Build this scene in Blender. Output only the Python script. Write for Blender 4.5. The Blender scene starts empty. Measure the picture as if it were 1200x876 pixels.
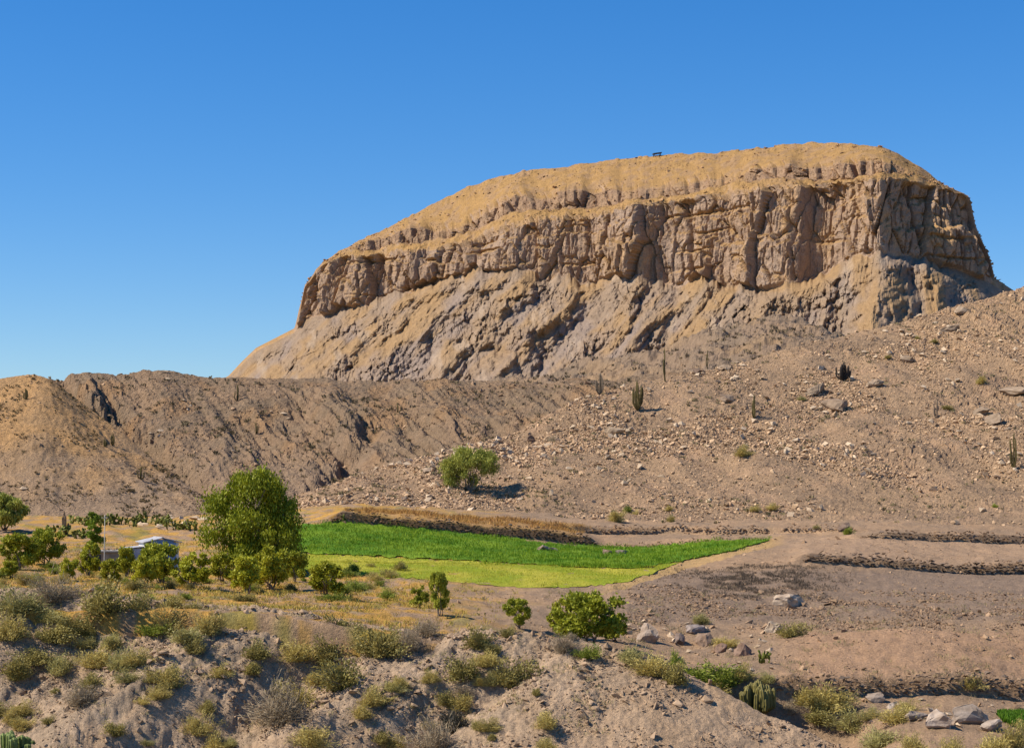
import bpy, bmesh, math, random
import numpy as np
from mathutils import Vector, Matrix, Euler

# ------------------------------------------------------------------ scene, camera, light
scene = bpy.context.scene
COL = scene.collection
F = 2239.0            # focal length in photograph pixels (1200 wide)
PX0, PY0 = 600.0, 560.0   # principal column / eye-level row
cam_d = bpy.data.cameras.new("camera")
cam = bpy.data.objects.new("camera", cam_d); COL.objects.link(cam)
cam.location = (0, 0, 0); cam.rotation_euler = (math.radians(90), 0, 0)
cam_d.sensor_width = 36.0; cam_d.lens = 36.0 * F / 1200.0
cam_d.shift_y = (PY0 - 438.0) / 1200.0
cam_d.clip_start = 1.0; cam_d.clip_end = 30000.0
scene.camera = cam

SUN_EL, SUN_BEHIND = math.radians(45), math.radians(8)     # sun to the left of the view
to_sun = Vector((-math.cos(SUN_EL) * math.cos(SUN_BEHIND), -math.cos(SUN_EL) * math.sin(SUN_BEHIND), math.sin(SUN_EL)))
world = bpy.data.worlds.new("World"); scene.world = world; world.use_nodes = True
wn = world.node_tree.nodes; wl = world.node_tree.links
for n in list(wn): wn.remove(n)
sky = wn.new("ShaderNodeTexSky"); sky.sky_type = 'NISHITA'; sky.sun_disc = False
sky.sun_elevation = SUN_EL
sky.sun_rotation = math.atan2(to_sun.x, to_sun.y)
sky.altitude = 0; sky.air_density = 1.0; sky.dust_density = 0.0; sky.ozone_density = 10.0
bg = wn.new("ShaderNodeBackground"); bg.inputs[1].default_value = 0.119
wo = wn.new("ShaderNodeOutputWorld")
hs = wn.new('ShaderNodeHueSaturation'); hs.inputs['Saturation'].default_value = 1.21; hs.inputs['Hue'].default_value = 0.507
gm = wn.new('ShaderNodeGamma'); gm.inputs[1].default_value = 0.92
wl.new(sky.outputs[0], hs.inputs['Color']); wl.new(hs.outputs[0], gm.inputs[0]); wl.new(gm.outputs[0], bg.inputs[0]); wl.new(bg.outputs[0], wo.inputs[0])
sun_d = bpy.data.lights.new("sun", 'SUN'); sun_d.energy = 5.0; sun_d.angle = math.radians(0.5)
sun_d.color = (1.0, 0.92, 0.79)
sun = bpy.data.objects.new("sun", sun_d); COL.objects.link(sun)
sun.rotation_euler = (-to_sun).to_track_quat('-Z', 'Y').to_euler()
scene.view_settings.view_transform = 'Standard'
scene.view_settings.look = 'None'
scene.view_settings.exposure = 0.40
scene.view_settings.gamma = 1.0
scene.render.engine = 'CYCLES'
scene.cycles.max_bounces = 5; scene.cycles.diffuse_bounces = 3
scene.cycles.transmission_bounces = 3; scene.cycles.transparent_max_bounces = 4

R = np.random.RandomState(7)
random.seed(7)

# ------------------------------------------------------------------ noise
def _hash(ix, iy, seed):
    h = (ix.astype(np.int64) * 374761393 + iy.astype(np.int64) * 668265263 + seed * 974634777) & 0xFFFFFFFF
    h = ((h ^ (h >> 13)) * 1274126177) & 0xFFFFFFFF
    h = ((h ^ (h >> 16)) * 2246822519) & 0xFFFFFFFF
    h = h ^ (h >> 15)
    return (h & 0xFFFFFF) / float(0x1000000)
def pn(x, y, seed=0):
    ix = np.floor(x); iy = np.floor(y); fx = x - ix; fy = y - iy
    u = fx * fx * fx * (fx * (fx * 6 - 15) + 10); v = fy * fy * fy * (fy * (fy * 6 - 15) + 10)
    def g(ox, oy):
        a = _hash(ix + ox, iy + oy, seed) * 2 * math.pi
        return np.cos(a) * (fx - ox) + np.sin(a) * (fy - oy)
    a = g(0, 0); b = g(1, 0); c = g(0, 1); d = g(1, 1)
    return 1.5 * ((a + (b - a) * u) * (1 - v) + (c + (d - c) * u) * v)
def fbm(x, y, o=4, seed=0, gain=0.5):
    s = 0; a = 1.0
    for i in range(o):
        s = s + a * pn(x, y, seed + i * 17); x = x * 2.03; y = y * 2.03; a *= gain
    return s
def ridged(x, y, o=4, seed=0, gain=0.5):
    s = 0; a = 1.0
    for i in range(o):
        s = s + a * (1 - 2 * np.abs(pn(x, y, seed + i * 17))); x = x * 2.03; y = y * 2.03; a *= gain
    return s
def worley(x, y, seed=0):
    ix = np.floor(x); iy = np.floor(y)
    f1 = np.full(x.shape, 9.0); f2 = np.full(x.shape, 9.0); cid = np.zeros(x.shape)
    for ox in (-1, 0, 1):
        for oy in (-1, 0, 1):
            cx = ix + ox; cy = iy + oy
            jx = _hash(cx, cy, seed); jy = _hash(cx, cy, seed + 91)
            dd = np.hypot(cx + jx - x, cy + jy - y)
            nearer = dd < f1
            f2 = np.where(nearer, f1, np.minimum(f2, dd))
            cid = np.where(nearer, _hash(cx, cy, seed + 33), cid)
            f1 = np.where(nearer, dd, f1)
    return f1, f2, cid
def smooth(a, b, x):
    t = np.clip((x - a) / (b - a), 0, 1); return t * t * (3 - 2 * t)
def mixc(a, b, t):
    t = np.asarray(t)[..., None]; return np.asarray(a) * (1 - t) + np.asarray(b) * t

WARM = np.array((.975, .82, .64))     # warm desert soil
# ------------------------------------------------------------------ mesh helpers
def mesh_np(name, V, Fc, col=None, smooth_shade=False):
    V = np.asarray(V, dtype=np.float32).reshape(-1, 3); Fc = np.asarray(Fc, dtype=np.int32)
    me = bpy.data.meshes.new(name); k = Fc.shape[1]
    me.vertices.add(len(V)); me.vertices.foreach_set("co", V.ravel())
    me.loops.add(Fc.size); me.loops.foreach_set("vertex_index", Fc.ravel())
    me.polygons.add(len(Fc)); me.polygons.foreach_set("loop_start", np.arange(0, Fc.size, k, dtype=np.int32))
    me.polygons.foreach_set("use_smooth", np.full(len(Fc), smooth_shade, dtype=bool))
    if col is not None:
        c = np.ones((len(V), 4), dtype=np.float32); c[:, :3] = np.asarray(col).reshape(-1, 3)
        at = me.attributes.new("Col", 'FLOAT_COLOR', 'POINT'); at.data.foreach_set("color", c.ravel())
    me.update(calc_edges=True)
    return me
def obj(name, me, mat=None, parent=None, loc=None, rz=0.0, sc=None):
    o = bpy.data.objects.new(name, me); COL.objects.link(o)
    if mat is not None and me is not None and not me.materials: me.materials.append(mat)
    if parent: o.parent = parent
    if loc is not None: o.location = loc
    o.rotation_euler[2] = rz
    if sc is not None: o.scale = (sc, sc, sc) if np.isscalar(sc) else sc
    return o
def tag(o, label=None, cat=None, group=None, kind=None):
    if label: o["label"] = label
    if cat: o["category"] = cat
    if group: o["group"] = group
    if kind: o["kind"] = kind
    return o
def empty(name, loc=(0, 0, 0), rz=0.0, sc=1.0):
    o = bpy.data.objects.new(name, None); COL.objects.link(o); o.location = loc; o.rotation_euler[2] = rz
    o.empty_display_size = 0.3
    o.scale = (sc, sc, sc) if np.isscalar(sc) else sc
    return o

# ------------------------------------------------------------------ materials
def vc_mat(name, rough=0.95, var=0.35, vscale=1.5, bump=0.0, bscale=3.0, trans=0.0, rnd=0.0, detail=6.0, vscale2=None, spec=0.15, speck=0.0, spscale=20.0):
    """base colour from the 'Col' attribute, broken up by noise, optional relief and leaf translucency"""
    m = bpy.data.materials.new(name); m.use_nodes = True
    nt = m.node_tree; N = nt.nodes; L = nt.links
    p = N["Principled BSDF"]; p.inputs["Roughness"].default_value = rough
    p.inputs["Specular IOR Level"].default_value = spec
    at = N.new("ShaderNodeAttribute"); at.attribute_name = "Col"
    tc = N.new("ShaderNodeTexCoord")
    no = N.new("ShaderNodeTexNoise"); no.inputs["Scale"].default_value = vscale; no.inputs["Detail"].default_value = detail
    no.inputs["Roughness"].default_value = 0.65
    L.new(tc.outputs["Object"], no.inputs["Vector"])
    mr = N.new("ShaderNodeMapRange"); mr.inputs[1].default_value = 0.25; mr.inputs[2].default_value = 0.75
    mr.inputs[3].default_value = 1 - var; mr.inputs[4].default_value = 1 + var
    L.new(no.outputs[0], mr.inputs[0])
    val = mr.outputs[0]
    if vscale2:
        n2 = N.new("ShaderNodeTexNoise"); n2.inputs["Scale"].default_value = vscale2; n2.inputs["Detail"].default_value = 3
        L.new(tc.outputs["Object"], n2.inputs["Vector"])
        m2 = N.new("ShaderNodeMapRange"); m2.inputs[1].default_value = 0.3; m2.inputs[2].default_value = 0.7
        m2.inputs[3].default_value = 1 - var; m2.inputs[4].default_value = 1 + var
        L.new(n2.outputs[0], m2.inputs[0])
        mu = N.new("ShaderNodeMath"); mu.operation = 'MULTIPLY'; L.new(val, mu.inputs[0]); L.new(m2.outputs[0], mu.inputs[1]); val = mu.outputs[0]
    if rnd:
        oi = N.new("ShaderNodeObjectInfo"); m3 = N.new("ShaderNodeMapRange")
        m3.inputs[3].default_value = 1 - rnd; m3.inputs[4].default_value = 1 + rnd
        L.new(oi.outputs["Random"], m3.inputs[0])
        mu = N.new("ShaderNodeMath"); mu.operation = 'MULTIPLY'; L.new(val, mu.inputs[0]); L.new(m3.outputs[0], mu.inputs[1]); val = mu.outputs[0]
    vm = N.new("ShaderNodeVectorMath"); vm.operation = 'SCALE'
    L.new(at.outputs["Color"], vm.inputs[0]); L.new(val, vm.inputs["Scale"])
    L.new(vm.outputs[0], p.inputs["Base Color"])
    if bump:
        nb = N.new("ShaderNodeTexNoise"); nb.inputs["Scale"].default_value = bscale; nb.inputs["Detail"].default_value = 8
        nb.inputs["Roughness"].default_value = 0.7
        L.new(tc.outputs["Object"], nb.inputs["Vector"])
        b = N.new("ShaderNodeBump"); b.inputs["Strength"].default_value = 1.0; b.inputs["Distance"].default_value = bump
        L.new(nb.outputs[0], b.inputs["Height"]); L.new(b.outputs[0], p.inputs["Normal"])
    if trans:
        t = N.new("ShaderNodeBsdfTranslucent"); L.new(vm.outputs[0], t.inputs["Color"])
        mx = N.new("ShaderNodeMixShader"); mx.inputs[0].default_value = trans
        L.new(p.outputs[0], mx.inputs[1]); L.new(t.outputs[0], mx.inputs[2])
        L.new(mx.outputs[0], N["Material Output"].inputs["Surface"])
    return m
def flat_mat(name, c, rough=0.8, var=0.25, scale=4.0):
    m = bpy.data.materials.new(name); m.use_nodes = True
    N = m.node_tree.nodes; L = m.node_tree.links; p = N["Principled BSDF"]; p.inputs["Roughness"].default_value = rough
    tc = N.new("ShaderNodeTexCoord"); no = N.new("ShaderNodeTexNoise"); no.inputs["Scale"].default_value = scale; no.inputs["Detail"].default_value = 6
    L.new(tc.outputs["Object"], no.inputs["Vector"])
    cr = N.new("ShaderNodeValToRGB")
    cr.color_ramp.elements[0].position = 0.3; cr.color_ramp.elements[1].position = 0.7
    cr.color_ramp.elements[0].color = tuple(x * (1 - var) for x in c) + (1,)
    cr.color_ramp.elements[1].color = tuple(min(1, x * (1 + var)) for x in c) + (1,)
    L.new(no.outputs[0], cr.inputs[0]); L.new(cr.outputs[0], p.inputs["Base Color"])
    return m
M_MESA = vc_mat("mesa_rock", var=0.2, vscale=0.12, vscale2=0.8, bump=1.1, bscale=0.8, detail=8)
M_HILL = vc_mat("hill_soil", var=0.24, vscale=0.6, vscale2=3.5, bump=0.55, bscale=2.2)
M_SOIL = vc_mat("ground_soil", var=0.2, vscale=0.9, vscale2=6.0, bump=0.20, bscale=5.0)
M_ROCK = vc_mat("rock", var=0.18, vscale=2.5, bump=0.06, bscale=5.0, rnd=0.16)
M_STONE = vc_mat("rubble_stone", var=0.15, vscale=2.0, bump=0.04, bscale=7.0)
M_LEAF = vc_mat("leaves", rough=0.6, var=0.12, vscale=1.2, trans=0.25, rnd=0.12, spec=0.25)
M_TWIG = vc_mat("dry_twigs", rough=0.9, var=0.15, vscale=1.5, trans=0.12, rnd=0.12)
M_BARK = vc_mat("bark", rough=0.95, var=0.3, vscale=6.0, bump=0.02, bscale=14.0)
M_CACT = vc_mat("cactus_skin", rough=0.6, var=0.2, vscale=4.0, rnd=0.15)
M_CROP = vc_mat("crop_blades", rough=0.6, var=0.18, vscale=0.4, trans=0.3)

# ------------------------------------------------------------------ terrain sheets
def curve(pts, px):
    p = np.array(pts, float)
    return np.interp(px, p[:, 0], p[:, 1])
def gsmooth(a, k):
    if k < 2: return a
    w = np.hanning(k + 2)[1:-1]; w /= w.sum(); n = k // 2
    return np.convolve(np.concatenate([np.full(n, a[0]), a, np.full(k - 1 - n, a[-1])]), w, 'valid')
def cols_px(a, b, st, lo=-40, hi=1240):
    return np.concatenate([np.arange(a, max(a, lo), st * 4), np.arange(max(a, lo), min(b, hi), st), np.arange(min(b, hi), b, st * 4)])
class Sheet:
    """A terrain sheet: profile lines run across the valley, each with a distance and a height along it."""
    def __init__(self, px, lines, counts, k=0):
        self.px = px; Ds = []; Zs = []
        ld = [(gsmooth(np.broadcast_to(d, px.shape).astype(float), k), gsmooth(np.broadcast_to(z, px.shape).astype(float), k)) for d, z in lines]
        self.vlines = []
        for i, n in enumerate(counts):
            (d0, z0), (d1, z1) = ld[i], ld[i + 1]
            self.vlines.append(len(Ds))
            for j in range(n):
                t = j / n; Ds.append(d0 + (d1 - d0) * t); Zs.append(z0 + (z1 - z0) * t)
        Ds.append(ld[-1][0]); Zs.append(ld[-1][1]); self.vlines.append(len(Ds) - 1)
        self.D = np.array(Ds); self.Z = np.array(Zs)
    @property
    def X(self): return (self.px[None, :] - PX0) / F * self.D
    def row(self): return PY0 - F * self.Z / self.D
    def vsmooth(self, n):
        w = np.hanning(n + 2)[1:-1]; w /= w.sum()
        Zp = np.pad(self.Z, ((n // 2, n - 1 - n // 2), (0, 0)), mode='edge')
        self.Z = sum(w[i] * Zp[i:i + self.Z.shape[0]] for i in range(n))
    def build(self, name, mat, col, smooth_shade=True):
        nv, nc = self.D.shape
        V = np.stack([self.X, self.D, self.Z], -1).reshape(-1, 3)
        i = np.arange(nv * nc).reshape(nv, nc)
        Q = np.stack([i[:-1, :-1], i[:-1, 1:], i[1:, 1:], i[1:, :-1]], -1).reshape(-1, 4)
        return obj(name, mesh_np(name, V, Q, col * WARM, smooth_shade), mat)
    def z_at(self, x, y):
        p = PX0 + F * x / y
        ci = np.clip(np.interp(p, self.px, np.arange(len(self.px))), 0, len(self.px) - 1.001)
        c = int(ci); t = ci - c
        a = np.interp(y, self.D[:, c], self.Z[:, c]); b = np.interp(y, self.D[:, c + 1], self.Z[:, c + 1])
        return a * (1 - t) + b * t
    def hit(self, p, r, vmin=0):
        c = int(np.clip(round(np.interp(p, self.px, np.arange(len(self.px)))), 0, len(self.px) - 1))
        rw = PY0 - F * self.Z[vmin:, c] / self.D[vmin:, c]
        k = np.nonzero(rw <= r)[0]
        k = (k[0] if len(k) else int(np.argmin(rw))) + vmin
        d = self.D[k, c]
        return Vector(((p - PX0) / F * d, d, self.Z[k, c]))
    def sample(self, n, rng, v0=0, v1=None, p0=None, p1=None):
        nv, nc = self.D.shape
        v1 = nv - 1.001 if v1 is None else v1
        c0 = 0 if p0 is None else np.interp(p0, self.px, np.arange(nc)); c1 = nc - 1.001 if p1 is None else np.interp(p1, self.px, np.arange(nc))
        v = rng.uniform(v0, v1, n); c = rng.uniform(c0, c1, n)
        return self.bil(v, c)
    def bil(self, v, c):
        vi = v.astype(int); ci = c.astype(int); tv = v - vi; tc = c - ci
        def b(A): return (A[vi, ci] * (1 - tc) + A[vi, ci + 1] * tc) * (1 - tv) + (A[vi + 1, ci] * (1 - tc) + A[vi + 1, ci + 1] * tc) * tv
        d = b(self.D); z = b(self.Z); p = np.interp(c, np.arange(len(self.px)), self.px)
        return np.stack([(p - PX0) / F * d, d, z], -1)
def rz(d, row): return (PY0 - np.asarray(row, float)) * np.asarray(d, float) / F     # height of something seen at a row at distance d
def C(pts): return lambda px: curve(pts, px)
def proj(P):
    P = np.asarray(P); return PX0 + F * P[..., 0] / P[..., 1], PY0 - F * P[..., 2] / P[..., 1]

# far plain under everything, out to the horizon
xs = np.linspace(-9000, 9000, 40); ys = np.linspace(20, 12000, 40)
gx, gy = np.meshgrid(xs, ys); gz = -24 + 3 * pn(gx / 900, gy / 900, 3)
i = np.arange(1600).reshape(40, 40)
Q = np.stack([i[:-1, :-1], i[:-1, 1:], i[1:, 1:], i[1:, :-1]], -1).reshape(-1, 4)
tag(obj("plain", mesh_np("plain", np.stack([gx, gy, gz], -1), Q, np.full((1600, 3), (.34, .25, .17)), True), M_MESA), kind="structure")

# ---- mesa -----------------------------------------------------------------
px = np.concatenate([np.arange(150, 330, 2.0), np.arange(330, 1185, 1.1), np.arange(1185, 1290, 2.5)])
Dm = curve([(100, 1900), (350, 1750), (1035, 1400), (1165, 1428), (1300, 1500)], px)
Dm = gsmooth(Dm, 31)
off = curve([(330, 0), (360, 0), (385, -10), (400, 10), (430, -8), (448, 12), (480, -8), (500, 12), (545, -6), (560, 10), (590, -22), (640, -4), (672, 4), (700, 14),
             (708, 0), (738, -18), (752, -22), (768, 0), (798, 2), (812, -12), (850, -2), (878, -20), (930, -24), (946, 2), (975, 12), (986, -2), (1000, -8), (1032, -24), (1040, -6), (1080, 6), (1165, 0), (1300, 0)], px)
off = gsmooth(off, 5) * .75
rb = curve([(100, 540), (268, 442), (300, 412), (345, 389), (360, 372), (400, 360), (440, 348), (480, 334), (520, 322), (560, 312), (600, 313), (640, 321), (690, 327), (720, 320), (760, 326), (800, 330), (830, 322), (870, 335), (920, 336), (950, 322), (1000, 299), (1040, 295), (1080, 297), (1120, 311), (1160, 328), (1200, 350), (1300, 420)], px)
rt = curve([(100, 539.5), (268, 441.5), (300, 409), (336, 393), (345, 386), (351, 370), (357, 338), (378, 310), (400, 302), (440, 303), (480, 296), (520, 292), (560, 284), (600, 268), (640, 257), (700, 254), (740, 243), (800, 237), (840, 233), (900, 224), (960, 218), (1000, 216), (1035, 214), (1080, 217), (1110, 221), (1134, 231), (1138, 240), (1143, 266), (1160, 303), (1166, 327), (1200, 349.5), (1300, 419.5)], px)
r3 = curve([(100, 539), (268, 441), (300, 408.5), (345, 385.5), (357, 337), (378, 308), (400, 298), (440, 291), (480, 285), (520, 280), (560, 268), (600, 249), (640, 246), (700, 243), (740, 236), (800, 228), (860, 216), (900, 211), (960, 211), (1000, 210), (1035, 203), (1080, 208), (1110, 219.5), (1134, 230.5), (1138, 239.5), (1143, 265.5), (1166, 326.7), (1200, 349), (1300, 419)], px)
r4 = curve([(100, 538.5), (268, 440.5), (300, 408), (345, 385), (357, 336), (378, 306.5), (400, 295), (440, 279), (480, 267), (520, 266), (560, 256), (600, 230), (640, 226), (700, 222), (740, 223), (800, 217), (860, 204), (900, 196), (960, 191), (1000, 190), (1035, 190), (1060, 195), (1090, 209), (1110, 218.7), (1134, 230), (1138, 239), (1143, 265), (1166, 326.5), (1200, 348.5), (1300, 418.5)], px)
r5 = curve([(100, 538), (268, 440), (283, 424), (300, 407.5), (345, 384.5), (352, 360), (357, 334), (366, 322), (375, 311), (400, 293), (420, 284), (470, 258), (510, 238), (545, 221), (580, 208), (620, 200), (660, 195), (720, 188), (770, 182), (850, 178), (880, 174), (920, 170), (960, 167), (1000, 168), (1035, 173), (1060, 184), (1090, 204), (1106, 217), (1134, 229.5), (1138, 238.5), (1143, 264.5), (1166, 326), (1200, 348), (1300, 418)], px)
z0 = 0 * px
mid_ = smooth(350, 420, px) * (1 - smooth(1085, 1130, px))
rb0 = gsmooth(rb, 41)
jag = fbm(px / 26, z0, 4, 171); jag2 = fbm(px / 9, z0 + 5, 3, 172)
rb = rb + mid_ * (9 * jag + 3 * jag2) + smooth(330, 400, px) * 4
rt = rt + mid_ * (3.5 * fbm(px / 22, z0 + 9, 3, 173) + 1.8 * fbm(px / 5, z0 + 2, 2, 178))
bandk = .55 + .45 * smooth(-.45, .15, fbm(px / 55, z0 + 3, 2, 174))
r3 = r3 + mid_ * 3.0 * fbm(px / 25, z0 + 7, 3, 175); r3 = np.minimum(r3, rt - .3)
r4 = r3 + (r4 - r3) * (.25 + .75 * bandk * mid_ + .0) + mid_ * 1.6 * fbm(px / 24, z0 + 11, 2, 176)
r4 = np.minimum(r4, r3 - .2)
r5 = np.minimum(r5 + mid_ * .8 * fbm(px / 16, z0 + 13, 4, 177), r4 - .2)
offb = gsmooth(off, 31); offs = gsmooth(off, 91)
foot = np.where(px < 1035, Dm - 175, np.interp(px, [1035, 1165, 1300], [1225, 1225, 1300])); foot = gsmooth(foot, 41)
topw = curve([(100, 4), (345, 8), (400, 40), (600, 100), (950, 110), (1060, 60), (1110, 12), (1300, 6)], px)
lines = [(foot - 60, rz(foot - 60, 520)), (foot, rz(foot, 478)), (Dm - 14 + offs, rz(Dm - 14, rb0 + 15)), (Dm + offb * 1.0, rz(Dm, rb)), (Dm + 7 + off * 0.8, rz(Dm + 7, rt)),
         (Dm + 10 + topw * .18 + offb * .35, rz(Dm + 10 + topw * .18, r3)), (Dm + 12 + topw * .24 + offb * .2, rz(Dm + 12 + topw * .24, r4)),
         (Dm + 14 + topw, rz(Dm + 14 + topw, r5)), (Dm + 60 + 2 * topw, rz(Dm + 60 + 2 * topw, r5 + 14)), (Dm + 420, np.full_like(px, -15.0))]
MS = Sheet(px, lines, [4, 88, 14, 112, 14, 38, 44, 5, 4])
nv, nc = MS.D.shape
rowM = MS.row(); pxM = np.broadcast_to(px, (nv, nc))
vl = MS.vlines[:2] + MS.vlines[3:]; vi = np.arange(nv)[:, None]      # foot, talus top, cliff foot, cliff top, ledge ...
talus = np.clip((vi - vl[1]) / (vl[2] - vl[1]), 0, 1) * (vi <= vl[2]) * np.ones((1, nc))
cliff = np.zeros((nv, nc)); tcl = np.clip((vi - vl[2]) / (vl[3] - vl[2]), 0, 1)
cl_on = smooth(0, 0.05, tcl) * (1 - smooth(vl[3] - 1, vl[3] + 7, vi)); tcl = tcl * np.ones((1, nc))
band = np.clip((vi - vl[4]) / (vl[5] - vl[4]), 0, 1); band_on = smooth(0, .1, band) * (1 - smooth(vl[5], vl[5] + 14, vi))
endf = smooth(335, 352, px) * (1 - smooth(1140, 1166, px))
hgt = smooth(4, 30, rb - rt)
S = np.cumsum(np.concatenate([[0], np.hypot(np.diff((px - PX0) / F * Dm), np.diff(Dm))]))[None, :] * np.ones((nv, 1))   # metres along the cliff
Zm = MS.Z.copy()
# outward horizontal direction of the face
tx = np.gradient(gsmooth((px - PX0) / F * Dm, 61)); ty = np.gradient(gsmooth(Dm, 61)); ln = np.hypot(tx, ty)
nx = ty / ln; ny = -tx / ln
disp = np.zeros((nv, nc))
# cliff: blocky columns, split into storeys
Zall = Zm; Zm = np.where(vi < vl[4], np.minimum(Zm, Zm[vl[3]][None]), np.minimum(Zm, Zm[vl[5]][None]))
wz = Zm + 3 * fbm(S / 40, Zm / 40, 2, 5)
sw = S + 1.2 * fbm(S / 12, Zm / 30, 3, 8)
f1, f2, c1 = worley(sw / 25.0, wz / 90.0, 11)
blk = (c1 - .5) * 15 - 4.0 * np.exp(-((f2 - f1) / 0.07) ** 2)
f1, f2, c2 = worley(sw / 9.5, wz / 30.0, 21)
blk += (c2 - .5) * 4.6 - 2.6 * np.exp(-((f2 - f1) / 0.10) ** 2)
f1, f2, c3 = worley(sw / 3.6, wz / 8.5, 31)
blk += (c3 - .5) * 1.8
strata = np.interp((wz / 15.0) % 1.0, [0, .1, .85, 1], [-1.4, .5, 1.0, -1.4]) * smooth(-.1, .5, pn(S / 55, wz / 18, 44))
blk += 1.6 * strata + .7 * fbm(S / 5, Zm / 5, 4, 61)
f1, f2, c4 = worley(S / 5.2, wz / 140.0, 35)
blk -= 1.6 * np.exp(-((f2 - f1) / 0.09) ** 2) * smooth(-.3, .3, fbm(S / 30, Zm / 30, 2, 36))
t0 = .50 + .30 * fbm(S / 70, 0 * S, 2, 37) + .05 * fbm(S / 8, 0 * S, 3, 38)          # a ledge splits the cliff into two tiers
t1 = .78 + .2 * fbm(S / 50, 0 * S + 4, 2, 39) + .04 * fbm(S / 7, 0 * S + 3, 3, 40)
blk += 5.5 * smooth(.025, -.025, tcl - t0) * smooth(-.3, .2, pn(S / 90, 0 * S + 2, 46)) + 3.0 * smooth(.02, -.02, tcl - t1) - 3.0
disp += cl_on * hgt * (blk - 1.0)
# cliff leans back a little more in its weathered upper part, soft foot
disp += cl_on * hgt * 3.0 * (0.5 - tcl)
f1, f2, c2 = worley(sw / 9.0, wz / 30.0, 71)
bb = (c2 - .7) * 9 - 3.0 * np.exp(-((f2 - f1) / 0.12) ** 2) + .8 * fbm(S / 4, Zm / 5, 3, 62)
bhg = smooth(3, 14, r3 - r4) * endf
disp += band_on * bhg * bb
Zm = Zall
# talus: diagonal spurs and gullies running down from the cliff foot
shear = S + (-1.0) * (Zm - 60) * 1.15 * -1
warp = 9 * fbm(S / 60, Zm / 60, 2, 81)
kq = np.interp(pxM, [240, 600, 900, 1045, 1160], [1.5, 1.3, .8, .1, -.6])
q = S - kq * (Zm - 70) + .6 * warp
rd = ridged(q / 66.0, Zm / 300.0, 2, 91, .45)
rd2 = ridged(q / 22.0, Zm / 110.0, 5, 95, .55)
rd3 = ridged((S - kq * .8 * (Zm - 70) + .5 * warp) / 7.5, Zm / 40.0, 4, 99, .6)
tm = smooth(0, .12, talus) * smooth(1.0, .84, talus) * (vi > vl[1]) * (vi < vl[2])
rocky = smooth(-.05, .35, fbm(S / 55 + 9, Zm / 35, 3, 98))
SPURS = [([(375, 340), (330, 385), (270, 442)], 30, 16), ([(440, 350), (380, 398), (315, 442)], 34, 18), ([(520, 322), (450, 372), (365, 442)], 40, 26),
         ([(588, 312), (540, 350), (470, 400), (425, 448)], 36, 24), ([(628, 318), (600, 348), (545, 405), (505, 450)], 32, 24), ([(690, 326), (650, 362), (600, 410), (570, 452)], 36, 28),
         ([(748, 330), (728, 380), (690, 420), (650, 455)], 30, 24), ([(790, 328), (765, 370), (740, 410)], 24, 16), ([(832, 322), (800, 352), (755, 388), (715, 420)], 32, 24), ([(880, 334), (850, 362), (800, 398)], 28, 20),
         ([(1008, 300), (950, 328), (900, 357), (845, 390)], 42, 32), ([(985, 322), (970, 360), (955, 395)], 20, 18), ([(1048, 298), (1042, 345), (1020, 390)], 36, 26), ([(1085, 300), (1098, 335), (1100, 375)], 30, 20), ([(1130, 315), (1150, 335)], 30, 14)]
wpx = pxM + 12 * fbm(S / 30, Zm / 30, 4, 161, .6); wrw = rowM + 9 * fbm(S / 26 + 7, Zm / 26, 3, 162)
tent = np.full((nv, nc), 0.0)
for pts, w, amp in SPURS:
    best = np.full((nv, nc), 1e9)
    for (ax, ay), (bx, by) in zip(pts[:-1], pts[1:]):
        dx, dy = bx - ax, by - ay; t = np.clip(((wpx - ax) * dx + (wrw - ay) * dy) / (dx * dx + dy * dy), 0, 1)
        best = np.minimum(best, np.hypot(wpx - ax - t * dx, wrw - ay - t * dy))
    tent = np.maximum(tent, (amp / 26.0) ** .5 * np.clip(1 - np.sqrt(best * best + 3) / (w * 1.15), 0, 1))
tent = np.minimum(tent, 1.05); tdisp = 30 * (tent - .45) + 1.6 * (rd2 - .35) + .8 * (rd3 - .3) + 5 * fbm(S / 24, Zm / 22, 4, 7, .6) + (.6 + 2.0 * rocky) * fbm(S / 4, Zm / 4, 4, 5)
f1, f2, cw = worley(sw / 9, wz / 14, 137)
tdisp += rocky * (7 * (cw - .5) - 1.5 * np.exp(-((f2 - f1) / .12) ** 2))
# cliffy outcrops low on the talus
f1, f2, c1 = worley(q / 34.0, Zm / 26.0, 131)
tdisp += 5 * (c1 - .4) * smooth(.45, .75, c1)
tdisp *= (.5 + .5 * smooth(250, 350, pxM)) * (1 - .6 * smooth(1120, 1180, pxM))
disp += tm * tdisp
# blend talus relief into the cliff foot so there is no seam
disp = disp - tm * tdisp
fx = MS.X + nx[None, :] * disp; fy = MS.D + ny[None, :] * disp
fz = MS.Z.copy()
kd = 1 - tm * tdisp / MS.D                      # spurs stand out towards the valley, gullies cut back into the slope
fx, fy, fz = fx * kd, fy * kd, fz * kd
topm = np.clip((vi - vl[5]) / (vl[6] - vl[5]), 0, 1) * (vi >= vl[5]) * endf
f1, f2, c1 = worley(S / 7, MS.D / 12, 151)
fz += topm * (1.2 * fbm(S / 22, MS.D / 22, 4, 41) + 1.0 * smooth(.6, .95, c1) * smooth(.5, .2, f1) * np.minimum(1, 4 * topm)) + cl_on * .6 * fbm(S / 6, Zm / 9, 2, 3)
fz += (vi > vl[3]) * (vi < vl[4] + 3) * endf * 1.5 * fbm(S / 10, MS.D / 6, 3, 47)
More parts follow.
